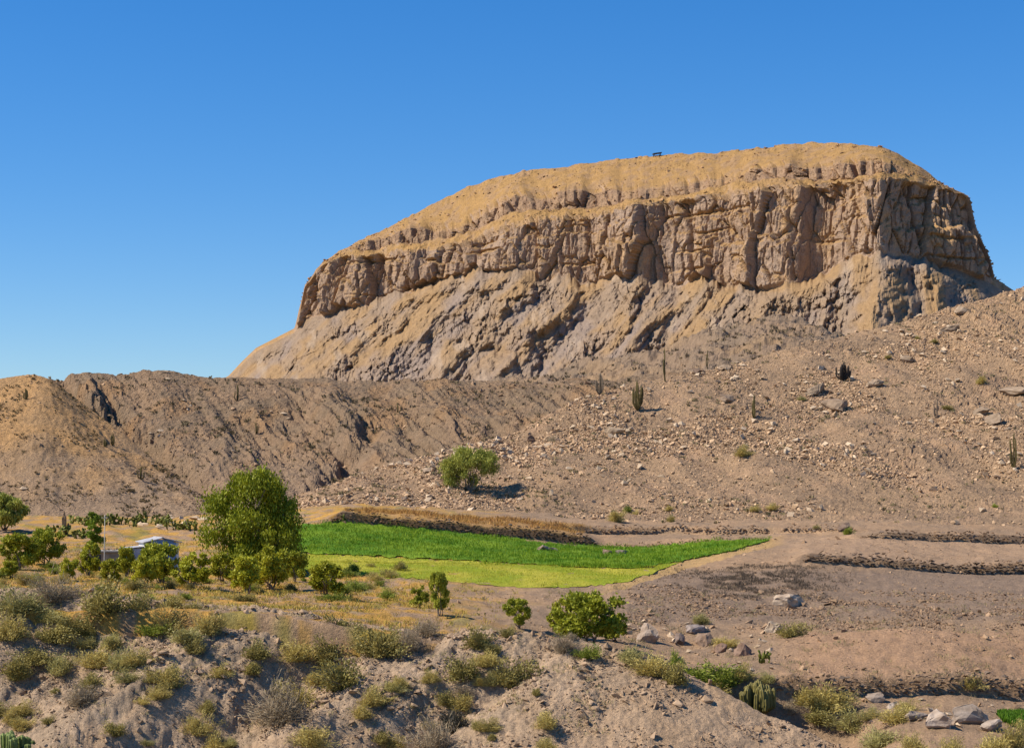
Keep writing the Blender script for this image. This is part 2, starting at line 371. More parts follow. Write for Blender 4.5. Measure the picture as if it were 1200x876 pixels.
# colours: grassy gold on what lies flat, pinkish brown rock on the faces, greyer talus
V = np.stack([fx, fy, fz], -1)
du = np.gradient(V, axis=1); dv = np.gradient(V, axis=0); nn = np.cross(du, dv); nz = np.abs(nn[..., 2]) / (np.linalg.norm(nn, axis=-1) + 1e-9)
gold = np.array((.375, .255, .115)); rockc = np.array((.355, .28, .225)); tal = np.array((.29, .24, .195)); grey = np.array((.27, .235, .22)); orange = np.array((.44, .32, .20))
n1 = fbm(S / 45, Zm / 30, 4, 201); n2 = fbm(S / 16, Zm / 40, 4, 211)
c = mixc(rockc, orange, smooth(-.1, .7, n2) * .75)
c = mixc(c, np.array((.37, .31, .27)), smooth(.0, .7, n1) * .7)
c = mixc(c, np.array((.31, .245, .20)), .45 * smooth(.1, .6, fbm(S / 5, Zm / 70, 3, 215)))
tcol = mixc(tal, grey, smooth(-.4, .4, n1 + .25 * n2 + 1.2 * (.55 - talus)))
tcol = mixc(tcol, np.array((.33, .24, .14)), smooth(-.1, .5, fbm(q / 30, Zm / 150, 3, 221) * .6 + .9 * (tent - .45)) * (1 - .6 * rocky) * smooth(.0, .5, talus) * .95)
tcol = mixc(tcol, np.array((.42, .37, .32)), smooth(.4, .75, fbm(S / 20, Zm / 30, 3, 231)) * .45)
c = mixc(c, tcol, ((vi <= vl[2]) * 1.0) * np.ones((1, nc)))
flat = smooth(.42, .75, nz) * (vi > vl[2] + 4) 
upper = np.clip((vi - vl[3]) / 6.0, 0, 1)
c = mixc(c, gold, np.maximum(flat * .75, upper * smooth(.42, .72, nz)) )
c = mixc(c, np.array((.34, .245, .155)), upper * smooth(-.1, .5, fbm(S / 14, MS.D / 18, 4, 241, .65)) * .75)
brow = smooth(vl[4] - 1, vl[4] + 3, vi) * (1 - smooth(vl[5] - 2, vl[5] + 5, vi)) * bhg
brock = mixc(np.array((.36, .27, .195)), np.array((.28, .205, .155)), smooth(-.3, .4, fbm(S / 6, Zm / 14, 3, 261)))
c = c * (1 - (brow * .9)[..., None]) + brock * (brow * .9)[..., None]
ledge = np.exp(-((vi - .5 * (vl[3] + vl[4]) - 2) / (.40 * (vl[4] - vl[3]))) ** 2) * endf * mid_
c = mixc(c, gold, ledge * .85 * smooth(-.5, .1, fbm(S / 9, Zm / 9, 3, 251)))
i = np.arange(nv * nc).reshape(nv, nc)
Q = np.stack([i[:-1, :-1], i[:-1, 1:], i[1:, 1:], i[1:, :-1]], -1).reshape(-1, 4)
mesa = obj("mesa", mesh_np("mesa", V.reshape(-1, 3), Q, (c * np.array((.96, .82, .67))).reshape(-1, 3), False), M_MESA)
tag(mesa, kind="structure")
MS.V = V; vl_m = list(vl)

# ---- far slope between the hills and the mesa ------------------------------
px = np.arange(430, 1330, 1.7)
rc = curve([(430, 462), (500, 458), (600, 450), (660, 441), (700, 429), (740, 419), (780, 411), (830, 399), (880, 385), (930, 378), (960, 380), (985, 389), (1010, 402), (1050, 425), (1100, 450), (1330, 500)], px)
FS = Sheet(px, [(420 + 0 * px, rz(420, 530 + 0 * px)), (650 + 0 * px, rz(650, rc)), (720 + 0 * px, rz(650, rc) - 14)], [105, 8], 9)
Xs, Ds = FS.X, FS.D
env = smooth(0, 30, np.arange(FS.D.shape[0])[:, None])
rd = ridged((Xs + .5 * Ds) / 45, Ds / 120, 4, 301)
FS.Z += env * (3.4 * (rd - .4) + 1.2 * fbm(Xs / 12, Ds / 14, 4, 305) + .9 * fbm(Xs / 3, Ds / 4, 3, 306))
n1 = fbm(Xs / 30, Ds / 40, 4, 311)
c = mixc((.26, .21, .17), (.225, .19, .16), smooth(-.4, .5, n1)); c = mixc(c, (.33, .25, .17), smooth(.1, .7, fbm(Xs / 18, Ds / 20, 3, 313)) * .6)
tag(FS.build("hill_slope", M_HILL, c, False), kind="structure")

# ---- middle hill behind the orchard -----------------------------------------
px = cols_px(-350, 930, 1.6)
rc = curve([(-350, 452), (-100, 449), (0, 446), (60, 443), (100, 441), (150, 440), (180, 437), (195, 435), (210, 438), (235, 443), (300, 444), (370, 446), (450, 448), (560, 451), (640, 452), (700, 446), (800, 440), (930, 470)], px)
dc = 352 + 0 * px
MH = Sheet(px, [(258 + 0 * px, rz(258, 632 + 0 * px)), (270 + 0 * px, rz(270, 606 + 0 * px)), (315 + 0 * px, rz(315, .53 * rc + .47 * 606)), (dc, rz(dc, rc)), (dc + 55, rz(dc, rc) - 9)], [8, 70, 84, 8], 7)
nv, nc = MH.D.shape; vi = np.arange(nv)[:, None]
env = smooth(8, 40, vi) * (1 - .65 * smooth(vl[0] + 130, 160, vi))
Xs, Ds = MH.X, MH.D
wq = Xs + .38 * (Ds - 300) + .9 * fbm(Xs / 12, Ds / 14, 3, 325)
rd = ridged(wq / 15, Ds / 90, 5, 321, .6); rd2 = ridged(wq / 4.5, Ds / 30, 4, 331, .6)
f1, f2, cw = worley(Xs / 1.6, Ds / 2.4, 346)
mh = 1.5 * (rd - .45) * (.35 + smooth(-.4, .4, fbm(Xs / 22, Ds / 30, 2, 348))) + .22 * (rd2 - .4) + .5 * fbm(Xs / 7, Ds / 9, 4, 341) + .25 * (cw - .5) * smooth(-.1, .4, fbm(Xs / 12, Ds / 15, 2, 347))
MH.Z += env * mh + .15 * fbm(Xs / .9, Ds / .9, 3, 345)
lhx = np.interp(MH.row(), [436, 446, 482, 512, 538, 560, 588, 606], [50, 64, 112, 152, 182, 212, 247, 272])      # ravine along the left hill's flank
MH.Z -= 2.6 * np.exp(-((np.broadcast_to(px, (nv, nc)) - lhx - 16) / 13) ** 2) * smooth(436, 450, MH.row()) * smooth(600, 560, MH.row())
MH.Z -= env * 3.0 * np.exp(-((np.broadcast_to(px, (nv, nc)) - 405 + .8 * (MH.row() - 540)) / 14) ** 2) * smooth(480, 540, MH.row())
n1 = fbm(Xs / 10, Ds / 12, 4, 351)
c = mixc((.285, .22, .165), (.24, .195, .152), smooth(-.4, .4, n1))
c = mixc(c, (.33, .225, .135), smooth(.1, .6, fbm(Xs / 9, Ds / 14, 3, 361)) * .6)
c = mixc(c, (.30, .245, .205), smooth(500, 590, MH.row()) * .6)
tag(MH.build("middle_hill", M_HILL, c, False), kind="structure")

# ---- left hill ----------------------------------------------------------------
px = cols_px(-350, 300, 1.3)
rc = curve([(-350, 480), (-150, 455), (-60, 449), (0, 444), (30, 438), (48, 438), (62, 446), (110, 482), (150, 512), (180, 538), (210, 560), (245, 588), (270, 606), (300, 622)], px)
dc = curve([(-350, 305), (30, 303), (110, 300), (180, 290), (245, 272), (300, 262)], px)
d1 = np.minimum(258, dc - 8)
LH = Sheet(px, [(248 + 0 * px, rz(248, 640 + 0 * px)), (d1, rz(d1, np.maximum(612, rc + 5))), ((d1 + dc) / 2, rz((d1 + dc) / 2, .6 * rc + .4 * np.maximum(612, rc + 5))), (dc, rz(dc, rc)), (dc + 9, rz(dc, rc) - 4), (dc + 40, rz(dc, rc) - 22)], [8, 66, 66, 8, 6], 27)
nv, nc = LH.D.shape; vi = np.arange(nv)[:, None]
env = smooth(6, 30, vi) * (1 - .8 * smooth(115, 142, vi))
Xs, Ds = LH.X, LH.D
lh = .45 * (ridged((Xs + .5 * Ds) / 13, Ds / 50, 4, 401) - .4) + .35 * fbm(Xs / 7, Ds / 7, 4, 411)
LH.Z += env * lh + .14 * fbm(Xs / .8, Ds / .8, 2, 415)
LH.vsmooth(3)
n1 = fbm(Xs / 9, Ds / 9, 4, 421)
rl = LH.row()
c = mixc((.445, .305, .165), (.385, .275, .165), smooth(-.3, .5, n1))
c = mixc(c, (.32, .26, .21), smooth(505, 590, rl + 30 * n1) * .9)
tag(LH.build("left_hill", M_HILL, c), kind="structure")

# ---- rocky hillside on the right ------------------------------------------------
px = cols_px(300, 1560, 1.6)
rc = curve([(300, 600), (380, 569), (420, 555), (500, 533), (560, 518), (600, 508), (650, 481), (700, 461), (740, 448), (800, 437), (850, 428), (900, 413), (950, 401), (1000, 389), (1050, 376), (1100, 361), (1150, 348), (1200, 334), (1300, 306), (1560, 235)], px)
dc = curve([(300, 252), (380, 264), (500, 274), (600, 288), (800, 312), (1000, 336), (1200, 360), (1560, 400)], px)
r1 = curve([(300, 612), (360, 600), (400, 592), (500, 594), (600, 598), (700, 602), (800, 602), (1000, 600), (1200, 594), (1560, 590)], px)
d1 = 236 + 0 * px
dmid = .52 * d1 + .48 * dc
rmid = r1 + (rc - r1) * .50
HS = Sheet(px, [(206 + 0 * px, rz(206, 640 + 0 * px)), (d1, rz(d1, r1)), (dmid, rz(dmid, rmid)), (dc, rz(dc, rc)), (dc + 10, rz(dc, rc) - 1.2), (dc + 60, rz(dc, rc) - 16)], [22, 90, 90, 5, 5], 25)
HS.vsmooth(15)
nv, nc = HS.D.shape; vi = np.arange(nv)[:, None]
Xs, Ds = HS.X, HS.D
env = smooth(5, 60, vi) * (1 - .6 * smooth(170, 200, vi))
rub = smooth(-.25, .45, fbm(Xs / 22, Ds / 30, 3, 501))
f1, f2, cw = worley(Xs / .9, Ds / 1.5, 503)
HS.Z += (.10 + .32 * rub) * (cw - .5) * smooth(15, 50, vi)
HS.Z += env * (.7 * fbm(Xs / 14, Ds / 16, 4, 511) + .5 * (ridged((Xs + .3 * Ds) / 11, Ds / 50, 2, 515) - .4)) + (.05 + .11 * rub) * fbm(Xs / .8, Ds / 1.0, 3, 521)
n1 = fbm(Xs / 10, Ds / 14, 4, 531); n2 = fbm(Xs / 3, Ds / 4, 3, 541)
c = mixc((.385, .295, .215), (.315, .245, .185), smooth(-.3, .5, n1))
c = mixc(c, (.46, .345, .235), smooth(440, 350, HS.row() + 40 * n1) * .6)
c = mixc(c, (.44, .325, .24), smooth(.1, .6, fbm(Xs / 7, Ds / 9, 3, 551)) * .5)
c = mixc(c, (.32, .25, .19), smooth(.2, .7, n2) * .4 * rub)
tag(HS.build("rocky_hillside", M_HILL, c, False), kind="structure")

# ---- terraced valley ground -------------------------------------------------------
px = cols_px(-350, 1560, 2.2)
def ln_(d, pts): return (d + 0 * px, rz(d + 0 * px, curve(pts, px)))
W1 = lambda p: curve([(-350, 184), (380, 186), (700, 204), (780, 205), (1000, 194), (1040, 194), (1330, 209), (1560, 216)], p)     # distance of the upper walls
W2 = lambda p: curve([(-350, 162), (925, 160), (1330, 176), (1560, 184)], p)          # walls above the ploughed terrace
W3 = lambda p: curve([(-350, 103), (880, 102), (1330, 110), (1560, 112)], p)                                   # lower wall
WU = lambda p: W1(p) + 10.8
G = [(curve([(-350, 99), (1000, 99), (1090, 76), (1560, 76)], px), curve([(-350, -16), (900, -16), (1000, -14), (1090, -12.6), (1560, -12.3)], px)),
     ln_(W3(px), [(-350, 706), (200, 716), (300, 722), (400, 735), (500, 752), (560, 752), (640, 762), (700, 780), (800, 800), (880, 816), (1000, 816), (1200, 822), (1560, 826)]),
     ln_(W3(px) + .6, [(-350, 705), (200, 714), (300, 719), (400, 732), (500, 748), (560, 748), (640, 758), (700, 774), (800, 788), (880, 794), (960, 795), (1080, 798), (1200, 799), (1560, 800)]),
     ln_(118, [(-350, 695), (0, 698), (200, 700), (400, 706), (500, 712), (600, 722), (700, 742), (800, 757), (880, 757), (950, 747), (1060, 739), (1200, 750), (1560, 768)]),
     ln_(124, [(-350, 690), (0, 692), (200, 693), (400, 700), (500, 706), (600, 714), (700, 728), (800, 738), (900, 743), (1060, 742), (1200, 748), (1560, 755)]),
     ln_(140, [(-350, 670), (0, 674), (200, 678), (350, 684), (600, 692), (700, 692), (800, 694), (1000, 700), (1200, 702), (1560, 704)]),
     ln_(W2(px), [(-350, 646), (0, 650), (300, 659), (600, 664), (800, 667), (930, 658), (950, 659), (1050, 667), (1100, 670), (1200, 674), (1560, 678)]),
     ln_(W2(px) + .8, [(-350, 645), (0, 649), (300, 658), (600, 663), (800, 665), (925, 657), (945, 648), (1050, 656), (1120, 662), (1200, 661), (1560, 664)]),
     ln_(W1(px), [(-350, 626), (0, 630), (200, 632), (300, 624), (350, 616), (390, 613), (450, 616), (520, 622), (600, 631), (700, 641), (760, 641), (850, 633), (950, 633), (1040, 631), (1200, 638), (1560, 642)]),
     ln_(W1(px) + .8, [(-350, 625.5), (0, 629.5), (200, 631.5), (300, 623.5), (350, 613), (385, 606), (400, 600), (450, 604), (520, 610), (600, 617), (690, 629), (705, 637), (760, 637), (850, 630), (950, 632), (1040, 624), (1200, 628), (1560, 630)]),
     ln_(WU(px), [(-350, 615), (0, 618), (200, 620), (300, 610), (380, 600), (430, 598), (500, 604), (600, 610), (690, 625), (800, 627), (900, 625), (1040, 622), (1200, 624), (1560, 626)]),
     ln_(WU(px) + .6, [(-350, 614.5), (0, 617.5), (200, 619.5), (300, 609.5), (380, 599.5), (430, 597.5), (500, 603), (600, 609), (680, 616), (690, 617), (800, 618), (900, 617), (1040, 621.5), (1200, 623.5), (1560, 625.5)]),
     ln_(240, [(-350, 602), (0, 605), (200, 606), (300, 598), (400, 590), (600, 598), (800, 606), (1200, 604), (1560, 604)]),
     (330 + 0 * px, -6.5 + 0 * px)]
GR = Sheet(px, G, [16, 4, 26, 14, 34, 26, 5, 34, 6, 14, 4, 16, 3], 7)
nv, nc = GR.D.shape; Xs, Ds = GR.X, GR.D; pxG = np.broadcast_to(px, (nv, nc))
GR.Zbase = GR.Z.copy()
rowG = GR.row()
# crop zones
def inpoly(P, poly):
    x, y = P; r = np.zeros(np.shape(x), bool); n = len(poly); j = n - 1
    for i in range(n):
        xi, yi = poly[i]; xj, yj = poly[j]
        r ^= ((yi > y) != (yj > y)) & (x < (xj - xi) * (y - yi) / (yj - yi + 1e-12) + xi); j = i
    return r
FIELD_DARK = [(318, 618), (390, 614), (450, 617), (520, 624), (600, 632), (625, 636), (700, 642), (760, 642), (850, 634), (905, 633), (880, 640), (850, 648), (800, 658), (745, 667), (700, 666), (600, 661), (550, 658), (480, 655), (420, 652), (318, 648)]
FIELD_LIGHT = [(318, 648), (420, 652), (480, 655), (550, 658), (600, 661), (700, 666), (745, 667), (800, 658), (765, 672), (735, 682), (690, 688), (640, 690), (590, 688), (520, 681), (440, 676), (370, 671), (318, 668)]
fz_ = inpoly((pxG, rowG), FIELD_DARK) | inpoly((pxG, rowG), FIELD_LIGHT)
rough = np.where(fz_, .15, 1.0)
GR.Z += rough * (.22 * fbm(Xs / 7, Ds / 9, 3, 601) + .10 * fbm(Xs / 1.3, Ds / 1.6, 3, 611) + .04 * smooth(700, 760, pxG) * fbm(Xs / .5, Ds / .7, 2, 613))
mound = np.exp(-((pxG - 1070) / 150.0) ** 2) * np.exp(-((Ds - 113) / 7.0) ** 2)
GR.Z += .35 * mound
n1 = fbm(Xs / 6, Ds / 8, 4, 621); n2 = fbm(Xs / 2.2, Ds / 3, 3, 631)
soil = mixc((.37, .28, .205), (.31, .245, .19), smooth(-.3, .4, n1))
left = smooth(640, 470, pxG + 60 * n1) 
grassy = left * smooth(-.25, .35, n2 + .35 * n1 + .1)
c = mixc(soil, (.52, .335, .085), grassy * .9)
c = mixc(c, (.25, .27, .06), left * smooth(.15, .6, fbm(Xs / 4, Ds / 5, 3, 641)) * .6)
plow = smooth(700, 760, pxG) * smooth(735, 722, rowG + 6 * n1) * smooth(664, 672, rowG - 3 * n1)
c = mixc(c, (.265, .215, .18), plow)
lay = smooth(880, 960, pxG) * smooth(800, 790, rowG) * smooth(735, 745, rowG)
c = mixc(c, (.40, .285, .205), lay * .9)
c = mixc(c, (.40, .305, .23), smooth(880, 980, pxG) * smooth(664, 655, rowG) * smooth(626, 634, rowG) * .8)
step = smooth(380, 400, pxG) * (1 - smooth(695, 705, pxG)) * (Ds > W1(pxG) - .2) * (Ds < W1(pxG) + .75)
c = mixc(c, (.19, .14, .10), step * .8)  # step face darkened in its colour, standing in for the wall's shade
corn = smooth(400, 430, pxG) * (1 - smooth(670, 695, pxG)) * (Ds > W1(pxG) + .6) * (Ds < W1(pxG) + 16)
c = mixc(c, (.44, .29, .12), corn * .7)
edge = smooth(690, 740, pxG) * (1 - smooth(900, 925, pxG)) * (np.abs(rowG - np.interp(pxG, [690, 735, 800, 915], [691, 685, 662, 633])) < 5)
c = mixc(c, (.52, .38, .18), edge * .7)
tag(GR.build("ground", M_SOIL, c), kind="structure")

# fields lie a hand above the terrace
def field_sheet(name, poly, lift, c0, c1, seed):
    p = np.array(poly); x0, x1 = p[:, 0].min(), p[:, 0].max()
    pxs = np.arange(x0, x1 + 1, 3.0); V = []; 
    top = []; bot = []
    for X in pxs:
        rr = np.arange(p[:, 1].min() - 2, p[:, 1].max() + 2, .25); ins = inpoly((np.full_like(rr, X + 1e-3), rr), poly)
        rr = rr[ins]
        if len(rr) < 2: rr = np.array([np.interp(X, [x0, x1], [640, 640]), np.interp(X, [x0, x1], [640, 640]) + .3]) if not top else np.array([top[-1], top[-1] + .3])
        jt = 1.6 * float(fbm(np.array([X / 14.0]), np.array([seed * 1.0]), 3, seed)[0]); top.append(rr[0] + (jt if len(rr) > 24 else 0)); bot.append(rr[-1] + (jt if len(rr) > 24 else 0))
    n = 22
    for k in range(n):
        for X, a, b in zip(pxs, top, bot):
            h = GR.hit(X, b + (a - b) * k / (n - 1), 40)
            V.append((h.x, h.y, h.z + lift))
    V = np.array(V).reshape(n, len(pxs), 3)
    V[..., 2] += .05 * fbm(V[..., 0] / 2, V[..., 1] / 3, 3, seed)
    nn = fbm(V[..., 0] / 5, V[..., 1] / 7, 4, seed + 5)
    cc = mixc(c0, c1, smooth(-.4, .5, nn))
    i = np.arange(n * len(pxs)).reshape(n, -1)
    Q = np.stack([i[:-1, :-1], i[:-1, 1:], i[1:, 1:], i[1:, :-1]], -1).reshape(-1, 4)
    return tag(obj(name, mesh_np(name, V, Q, cc.reshape(-1, 3), True), M_SOIL), kind="structure")
field_sheet("crop_field", FIELD_DARK, .12, (.10, .21, .012), (.19, .29, .018), 701)
field_sheet("mown_field", FIELD_LIGHT, .04, (.27, .31, .02), (.44, .39, .045), 711)

# ---- foreground bank -----------------------------------------------------------------
px = cols_px(-350, 1560, 1.7)
rr = curve([(-350, 684), (0, 690), (100, 692), (200, 706), (300, 712), (400, 727), (500, 742), (560, 738), (640, 744), (700, 756), (760, 771), (820, 796), (880, 829), (940, 855), (1000, 882), (1200, 950), (1560, 1010)], px)
dr = curve([(-350, 106), (400, 105), (700, 102), (1000, 95), (1200, 90), (1560, 85)], px)
d0 = dr - 22
zr = rz(dr, rr); drop = curve([(-350, .5), (400, .7), (600, 1.6), (800, 4), (1560, 4)], px)
BK = Sheet(px, [(d0, zr - 10.5), (dr - 9, zr - 4.1), (dr, zr), (dr + 6, zr - drop), (dr + 14, zr - drop - 5)], [56, 96, 12, 4], 15)
nv, nc = BK.D.shape; Xs, Ds = BK.X, BK.D; vi = np.arange(nv)[:, None]; pxB = np.broadcast_to(px, (nv, nc))
q = pxB + 1.35 * (BK.row() - 715)
prof = curve([(-600, .3), (-200, -.6), (0, .6), (120, -1.5), (200, -.7), (290, .9), (370, .2), (440, -1.6), (520, .0), (585, 1.0), (640, .1), (690, -1.2), (745, .3), (830, .5), (1000, .4), (1600, 0), (3000, 0)], np.arange(-600, 3000, 5.0))
prof = gsmooth(prof, 9)
env = (1 - smooth(144, 162, vi)) 
bump_ = np.interp(q, np.arange(-600, 3000, 5.0), prof)
wq = Xs - .55 * (Ds - 95) + 1.0 * fbm(Xs / 4, Ds / 4, 2, 805)
rd = ridged(wq / 3.2, Ds / 14, 4, 811); f1, f2, cid = worley(Xs / 1.1, (Ds + BK.Z) / 1.5, 815)
mask = smooth(1000, 650, q)
dz = env * (.85 * bump_ * (1 - .9 * smooth(92, 148, vi)) + (.06 + .14 * mask) * (rd - .45) + .12 * fbm(Xs / 2.5, Ds / 2.5, 4, 821)) + (.05 + .08 * mask) * (cid - .5) * env + (.06 + .05 * mask) * fbm(Xs / .4, Ds / .45, 3, 831)
BK.Z += dz
n1 = fbm(Xs / 4, Ds / 4, 4, 841)
c = mixc((.43, .36, .295), (.365, .31, .255), smooth(-.3, .4, n1))
c = mixc(c, (.43, .345, .27), smooth(700, 900, q) * .8)
c = mixc(c, (.40, .305, .215), smooth(.1, .6, fbm(Xs / 3, Ds / 3.5, 3, 851)) * .4)
c = mixc(c, (.44, .33, .15), smooth(-.3, .3, n1) * smooth(148, 156, vi) * smooth(620, 450, pxB) * .8)
tag(BK.build("slope", M_SOIL, c), kind="structure")
#DETAILS
# ------------------------------------------------------------------ rocks
def rock_hull(seed, flat=.7, n=13):
    rng = np.random.RandomState(seed)
    bm = bmesh.new()
    P = rng.normal(size=(n, 3)); P /= np.linalg.norm(P, axis=1)[:, None]; P *= rng.uniform(.78, 1.0, (n, 1)); P *= (1.0, rng.uniform(.6, .85), flat)
    for p in P: bm.verts.new(p)
    r = bmesh.ops.convex_hull(bm, input=bm.verts)
    bmesh.ops.delete(bm, geom=[v for v in bm.verts if not v.link_faces], context='VERTS')
    bmesh.ops.triangulate(bm, faces=bm.faces)
    bm.verts.index_update()
    V = np.array([v.co[:] for v in bm.verts]); Fc = np.array([[v.index for v in f.verts] for f in bm.faces]); bm.free()
    V[:, :] -= 0
    return V, Fc
HULLS = [rock_hull(100 + k, flat=.38 + .34 * (k % 3) / 2, n=8) for k in range(10)]
def eulers(rx, ry, rz_):
    cx, sx, cy, sy, cz, sz = np.cos(rx), np.sin(rx), np.cos(ry), np.sin(ry), np.cos(rz_), np.sin(rz_)
    M = np.empty(rx.shape + (3, 3))
    M[:, 0, 0] = cy * cz; M[:, 0, 1] = sx * sy * cz - cx * sz; M[:, 0, 2] = cx * sy * cz + sx * sz
    M[:, 1, 0] = cy * sz; M[:, 1, 1] = sx * sy * sz + cx * cz; M[:, 1, 2] = cx * sy * sz - sx * cz
    M[:, 2, 0] = -sy; M[:, 2, 1] = sx * cy; M[:, 2, 2] = cx * cy
    return M
def batch(P, size, rng, cols, tilt=.35, hulls=HULLS, stretch=None, rzv=None):
    """many stones as arrays: positions P, sizes (radius), colours"""
    Vs, Fs, Cs = [], [], []; base = 0; n = len(P)
    k = rng.randint(0, len(hulls), n); rzr = rng.uniform(0, 2 * math.pi, n) if rzv is None else rzv
    M = eulers(rng.normal(0, tilt, n), rng.normal(0, tilt, n), rzr)
    for h, (V, Fc) in enumerate(hulls):
        idx = np.nonzero(k == h)[0]
        if not len(idx): continue
        v = V[None] * ((size[idx, None, None] * rng.uniform(.75, 1.35, (len(idx), 1, 3))) if size.ndim == 1 else size[idx][:, None, :])
        v = np.einsum('nij,nkj->nki', M[idx], v) + P[idx][:, None, :]
        f = Fc[None] + (np.arange(len(idx)) * len(V))[:, None, None] + base
        Vs.append(v.reshape(-1, 3)); Fs.append(f.reshape(-1, 3)); Cs.append(np.repeat(cols[idx], len(V), 0)); base += len(idx) * len(V)
    return np.concatenate(Vs), np.concatenate(Fs), np.concatenate(Cs)
def rock_cols(n, rng, a=(.60, .48, .36), b=(.40, .31, .235)):
    c = mixc(a, b, rng.uniform(0, 1, n)); return c * WARM * rng.uniform(.8, 1.12, (n, 1))
def keep_noise(P, f, seed, lo, hi, rng):
    return rng.uniform(0, 1, len(P)) < smooth(lo, hi, fbm(P[:, 0] / f, P[:, 1] / f, 3, seed))
def stuff(name, V, Fc, Cc, mat, label, cat):
    o = obj(name, mesh_np(name, V, Fc, Cc, False), mat); tag(o, label, cat, kind="stuff"); return o
ROCK_ME = []
for k in range(10):
    V, Fc = HULLS[k]
    ROCK_ME.append(mesh_np("rock", V, Fc, np.tile(np.array((.53, .395, .26)) * (1 - .05 * (k % 4)), (len(V), 1))))
    ROCK_ME[-1].materials.append(M_ROCK)

# rocks over the right hillside
rng = np.random.RandomState(11)
P = HS.sample(90000, rng, 10, 203, 330, 1280)
pp, rw = proj(P)
dens = .12 + .88 * smooth(-.15, .3, fbm(P[:, 0] / 16, P[:, 1] / 22, 3, 901))
dens *= (.65 + .35 * smooth(440, 640, pp)) * np.where(rw > 575, .45, 1) * np.where((pp > 980) & (rw > 560), .5, 1)
P = P[rng.uniform(0, 1, len(P)) < dens]; n = len(P)
sz = .15 * (1 - rng.uniform(0, 1, n)) ** (-.31); sz = np.minimum(sz, .75)
order = np.argsort(-sz * (np.abs(proj(P)[0] - 600) < 610)); P = P[order]; sz = sz[order]
P[:, 2] += sz * .3
cols = rock_cols(n, rng)
V, Fc, Cc = batch(P[280:], sz[280:], rng, cols[280:])
stuff("hillside_rubble", V, Fc, Cc, M_STONE, "small tan rubble strewn over the rocky hillside", "rubble")
for k in range(280):
    o = obj("rock", ROCK_ME[k % 10], None, None, P[k], rng.uniform(0, 6.28), sz[k] * 1.05)
    o.rotation_euler[0] = rng.normal(0, .25); o.rotation_euler[1] = rng.normal(0, .25)
    tag(o, "angular tan rock lying loose among rubble on the hillside beyond the crop field", "rock", "loose rocks on the hillside")

# rubble on the hills behind, on the far slope, on the bank and in the stony field
def rubble(name, sheet, n, v0, v1, p0, p1, smin, ex, smax, seed, label, a=(.42, .325, .245), b=(.27, .205, .155), f=8, lo=-.3, hi=.4, cond=None):
    rng = np.random.RandomState(seed); P = sheet.sample(n, rng, v0, v1, p0, p1)
    P = P[keep_noise(P, f, seed, lo, hi, rng)]
    if cond is not None: P = P[cond(*proj(P))]
    m = len(P); sz = np.minimum(smin * (1 - rng.uniform(0, 1, m)) ** (-ex), smax); P[:, 2] += sz * .15
    V, Fc, Cc = batch(P, sz, rng, rock_cols(m, rng, a, b))
    return stuff(name, V, Fc, Cc, M_STONE, label, "rubble")
rubble("hill_rubble", MH, 22000, 12, 166, -60, 760, .11, .36, .8, 21, "sparse grey brown rubble scattered on the hill behind the orchard", f=10)
rubble("hill_rubble", LH, 5000, 12, 140, -150, 290, .10, .34, .5, 22, "small stones scattered on the rounded golden hill", f=8)
rubble("far_rubble", FS, 5000, 20, 104, 520, 1150, .22, .36, 1.3, 23, "small boulders scattered on the slope below the mesa", f=25)
rubble("bank_gravel", BK, 32000, 20, 162, -40, 1060, .055, .40, .36, 24, "grey brown stones and clods covering the near gravel bank", a=(.44, .355, .28), b=(.30, .24, .19), f=3, lo=-.5, hi=.4)
rubble("field_stones", GR, 15000, 62, 100, 690, 1350, .07, .30, .30, 25, "small dark stones littering the ploughed terrace", a=(.38, .29, .22), b=(.22, .165, .125), f=5, lo=-.35, hi=.3,
       cond=lambda p, r: (r < 738) & ~inpoly((p, r), FIELD_DARK) & ~inpoly((p, r), FIELD_LIGHT) & (p > 735 + (690 - r) * 3.2 * (r < 690)))
rng_u = np.random.RandomState(3)
rubble("ground_stones", GR, 22000, 6, 160, -60, 1300, .06, .36, .42, 26, "loose stones lying on the terraces and between dry grass", f=4, lo=-.2, hi=.5,
       cond=lambda p, r: ((p > 640) | (rng_u.uniform(0, 1, len(p)) < .35)) & ~inpoly((p, r), FIELD_DARK) & ~inpoly((p, r), FIELD_LIGHT))
# loose blocks on the top of the mesa and along its ledges
rng = np.random.RandomState(27)
nvM, ncM = MS.D.shape
NR = 6500
vv = rng.randint(vl_m[3], vl_m[6], NR); cc = rng.randint(110, ncM - 50, NR); P = MS.V[vv, cc].copy()
sz = np.minimum(.42 * (1 - rng.uniform(0, 1, NR)) ** (-.42), 3.0)
V, Fc, Cc = batch(P, sz, rng, rock_cols(NR, rng, (.42, .29, .18), (.26, .185, .13)))
stuff("mesa_rubble", V, Fc, Cc, M_STONE, "brown blocks strewn over the golden mesa top and ledges", "rubble")

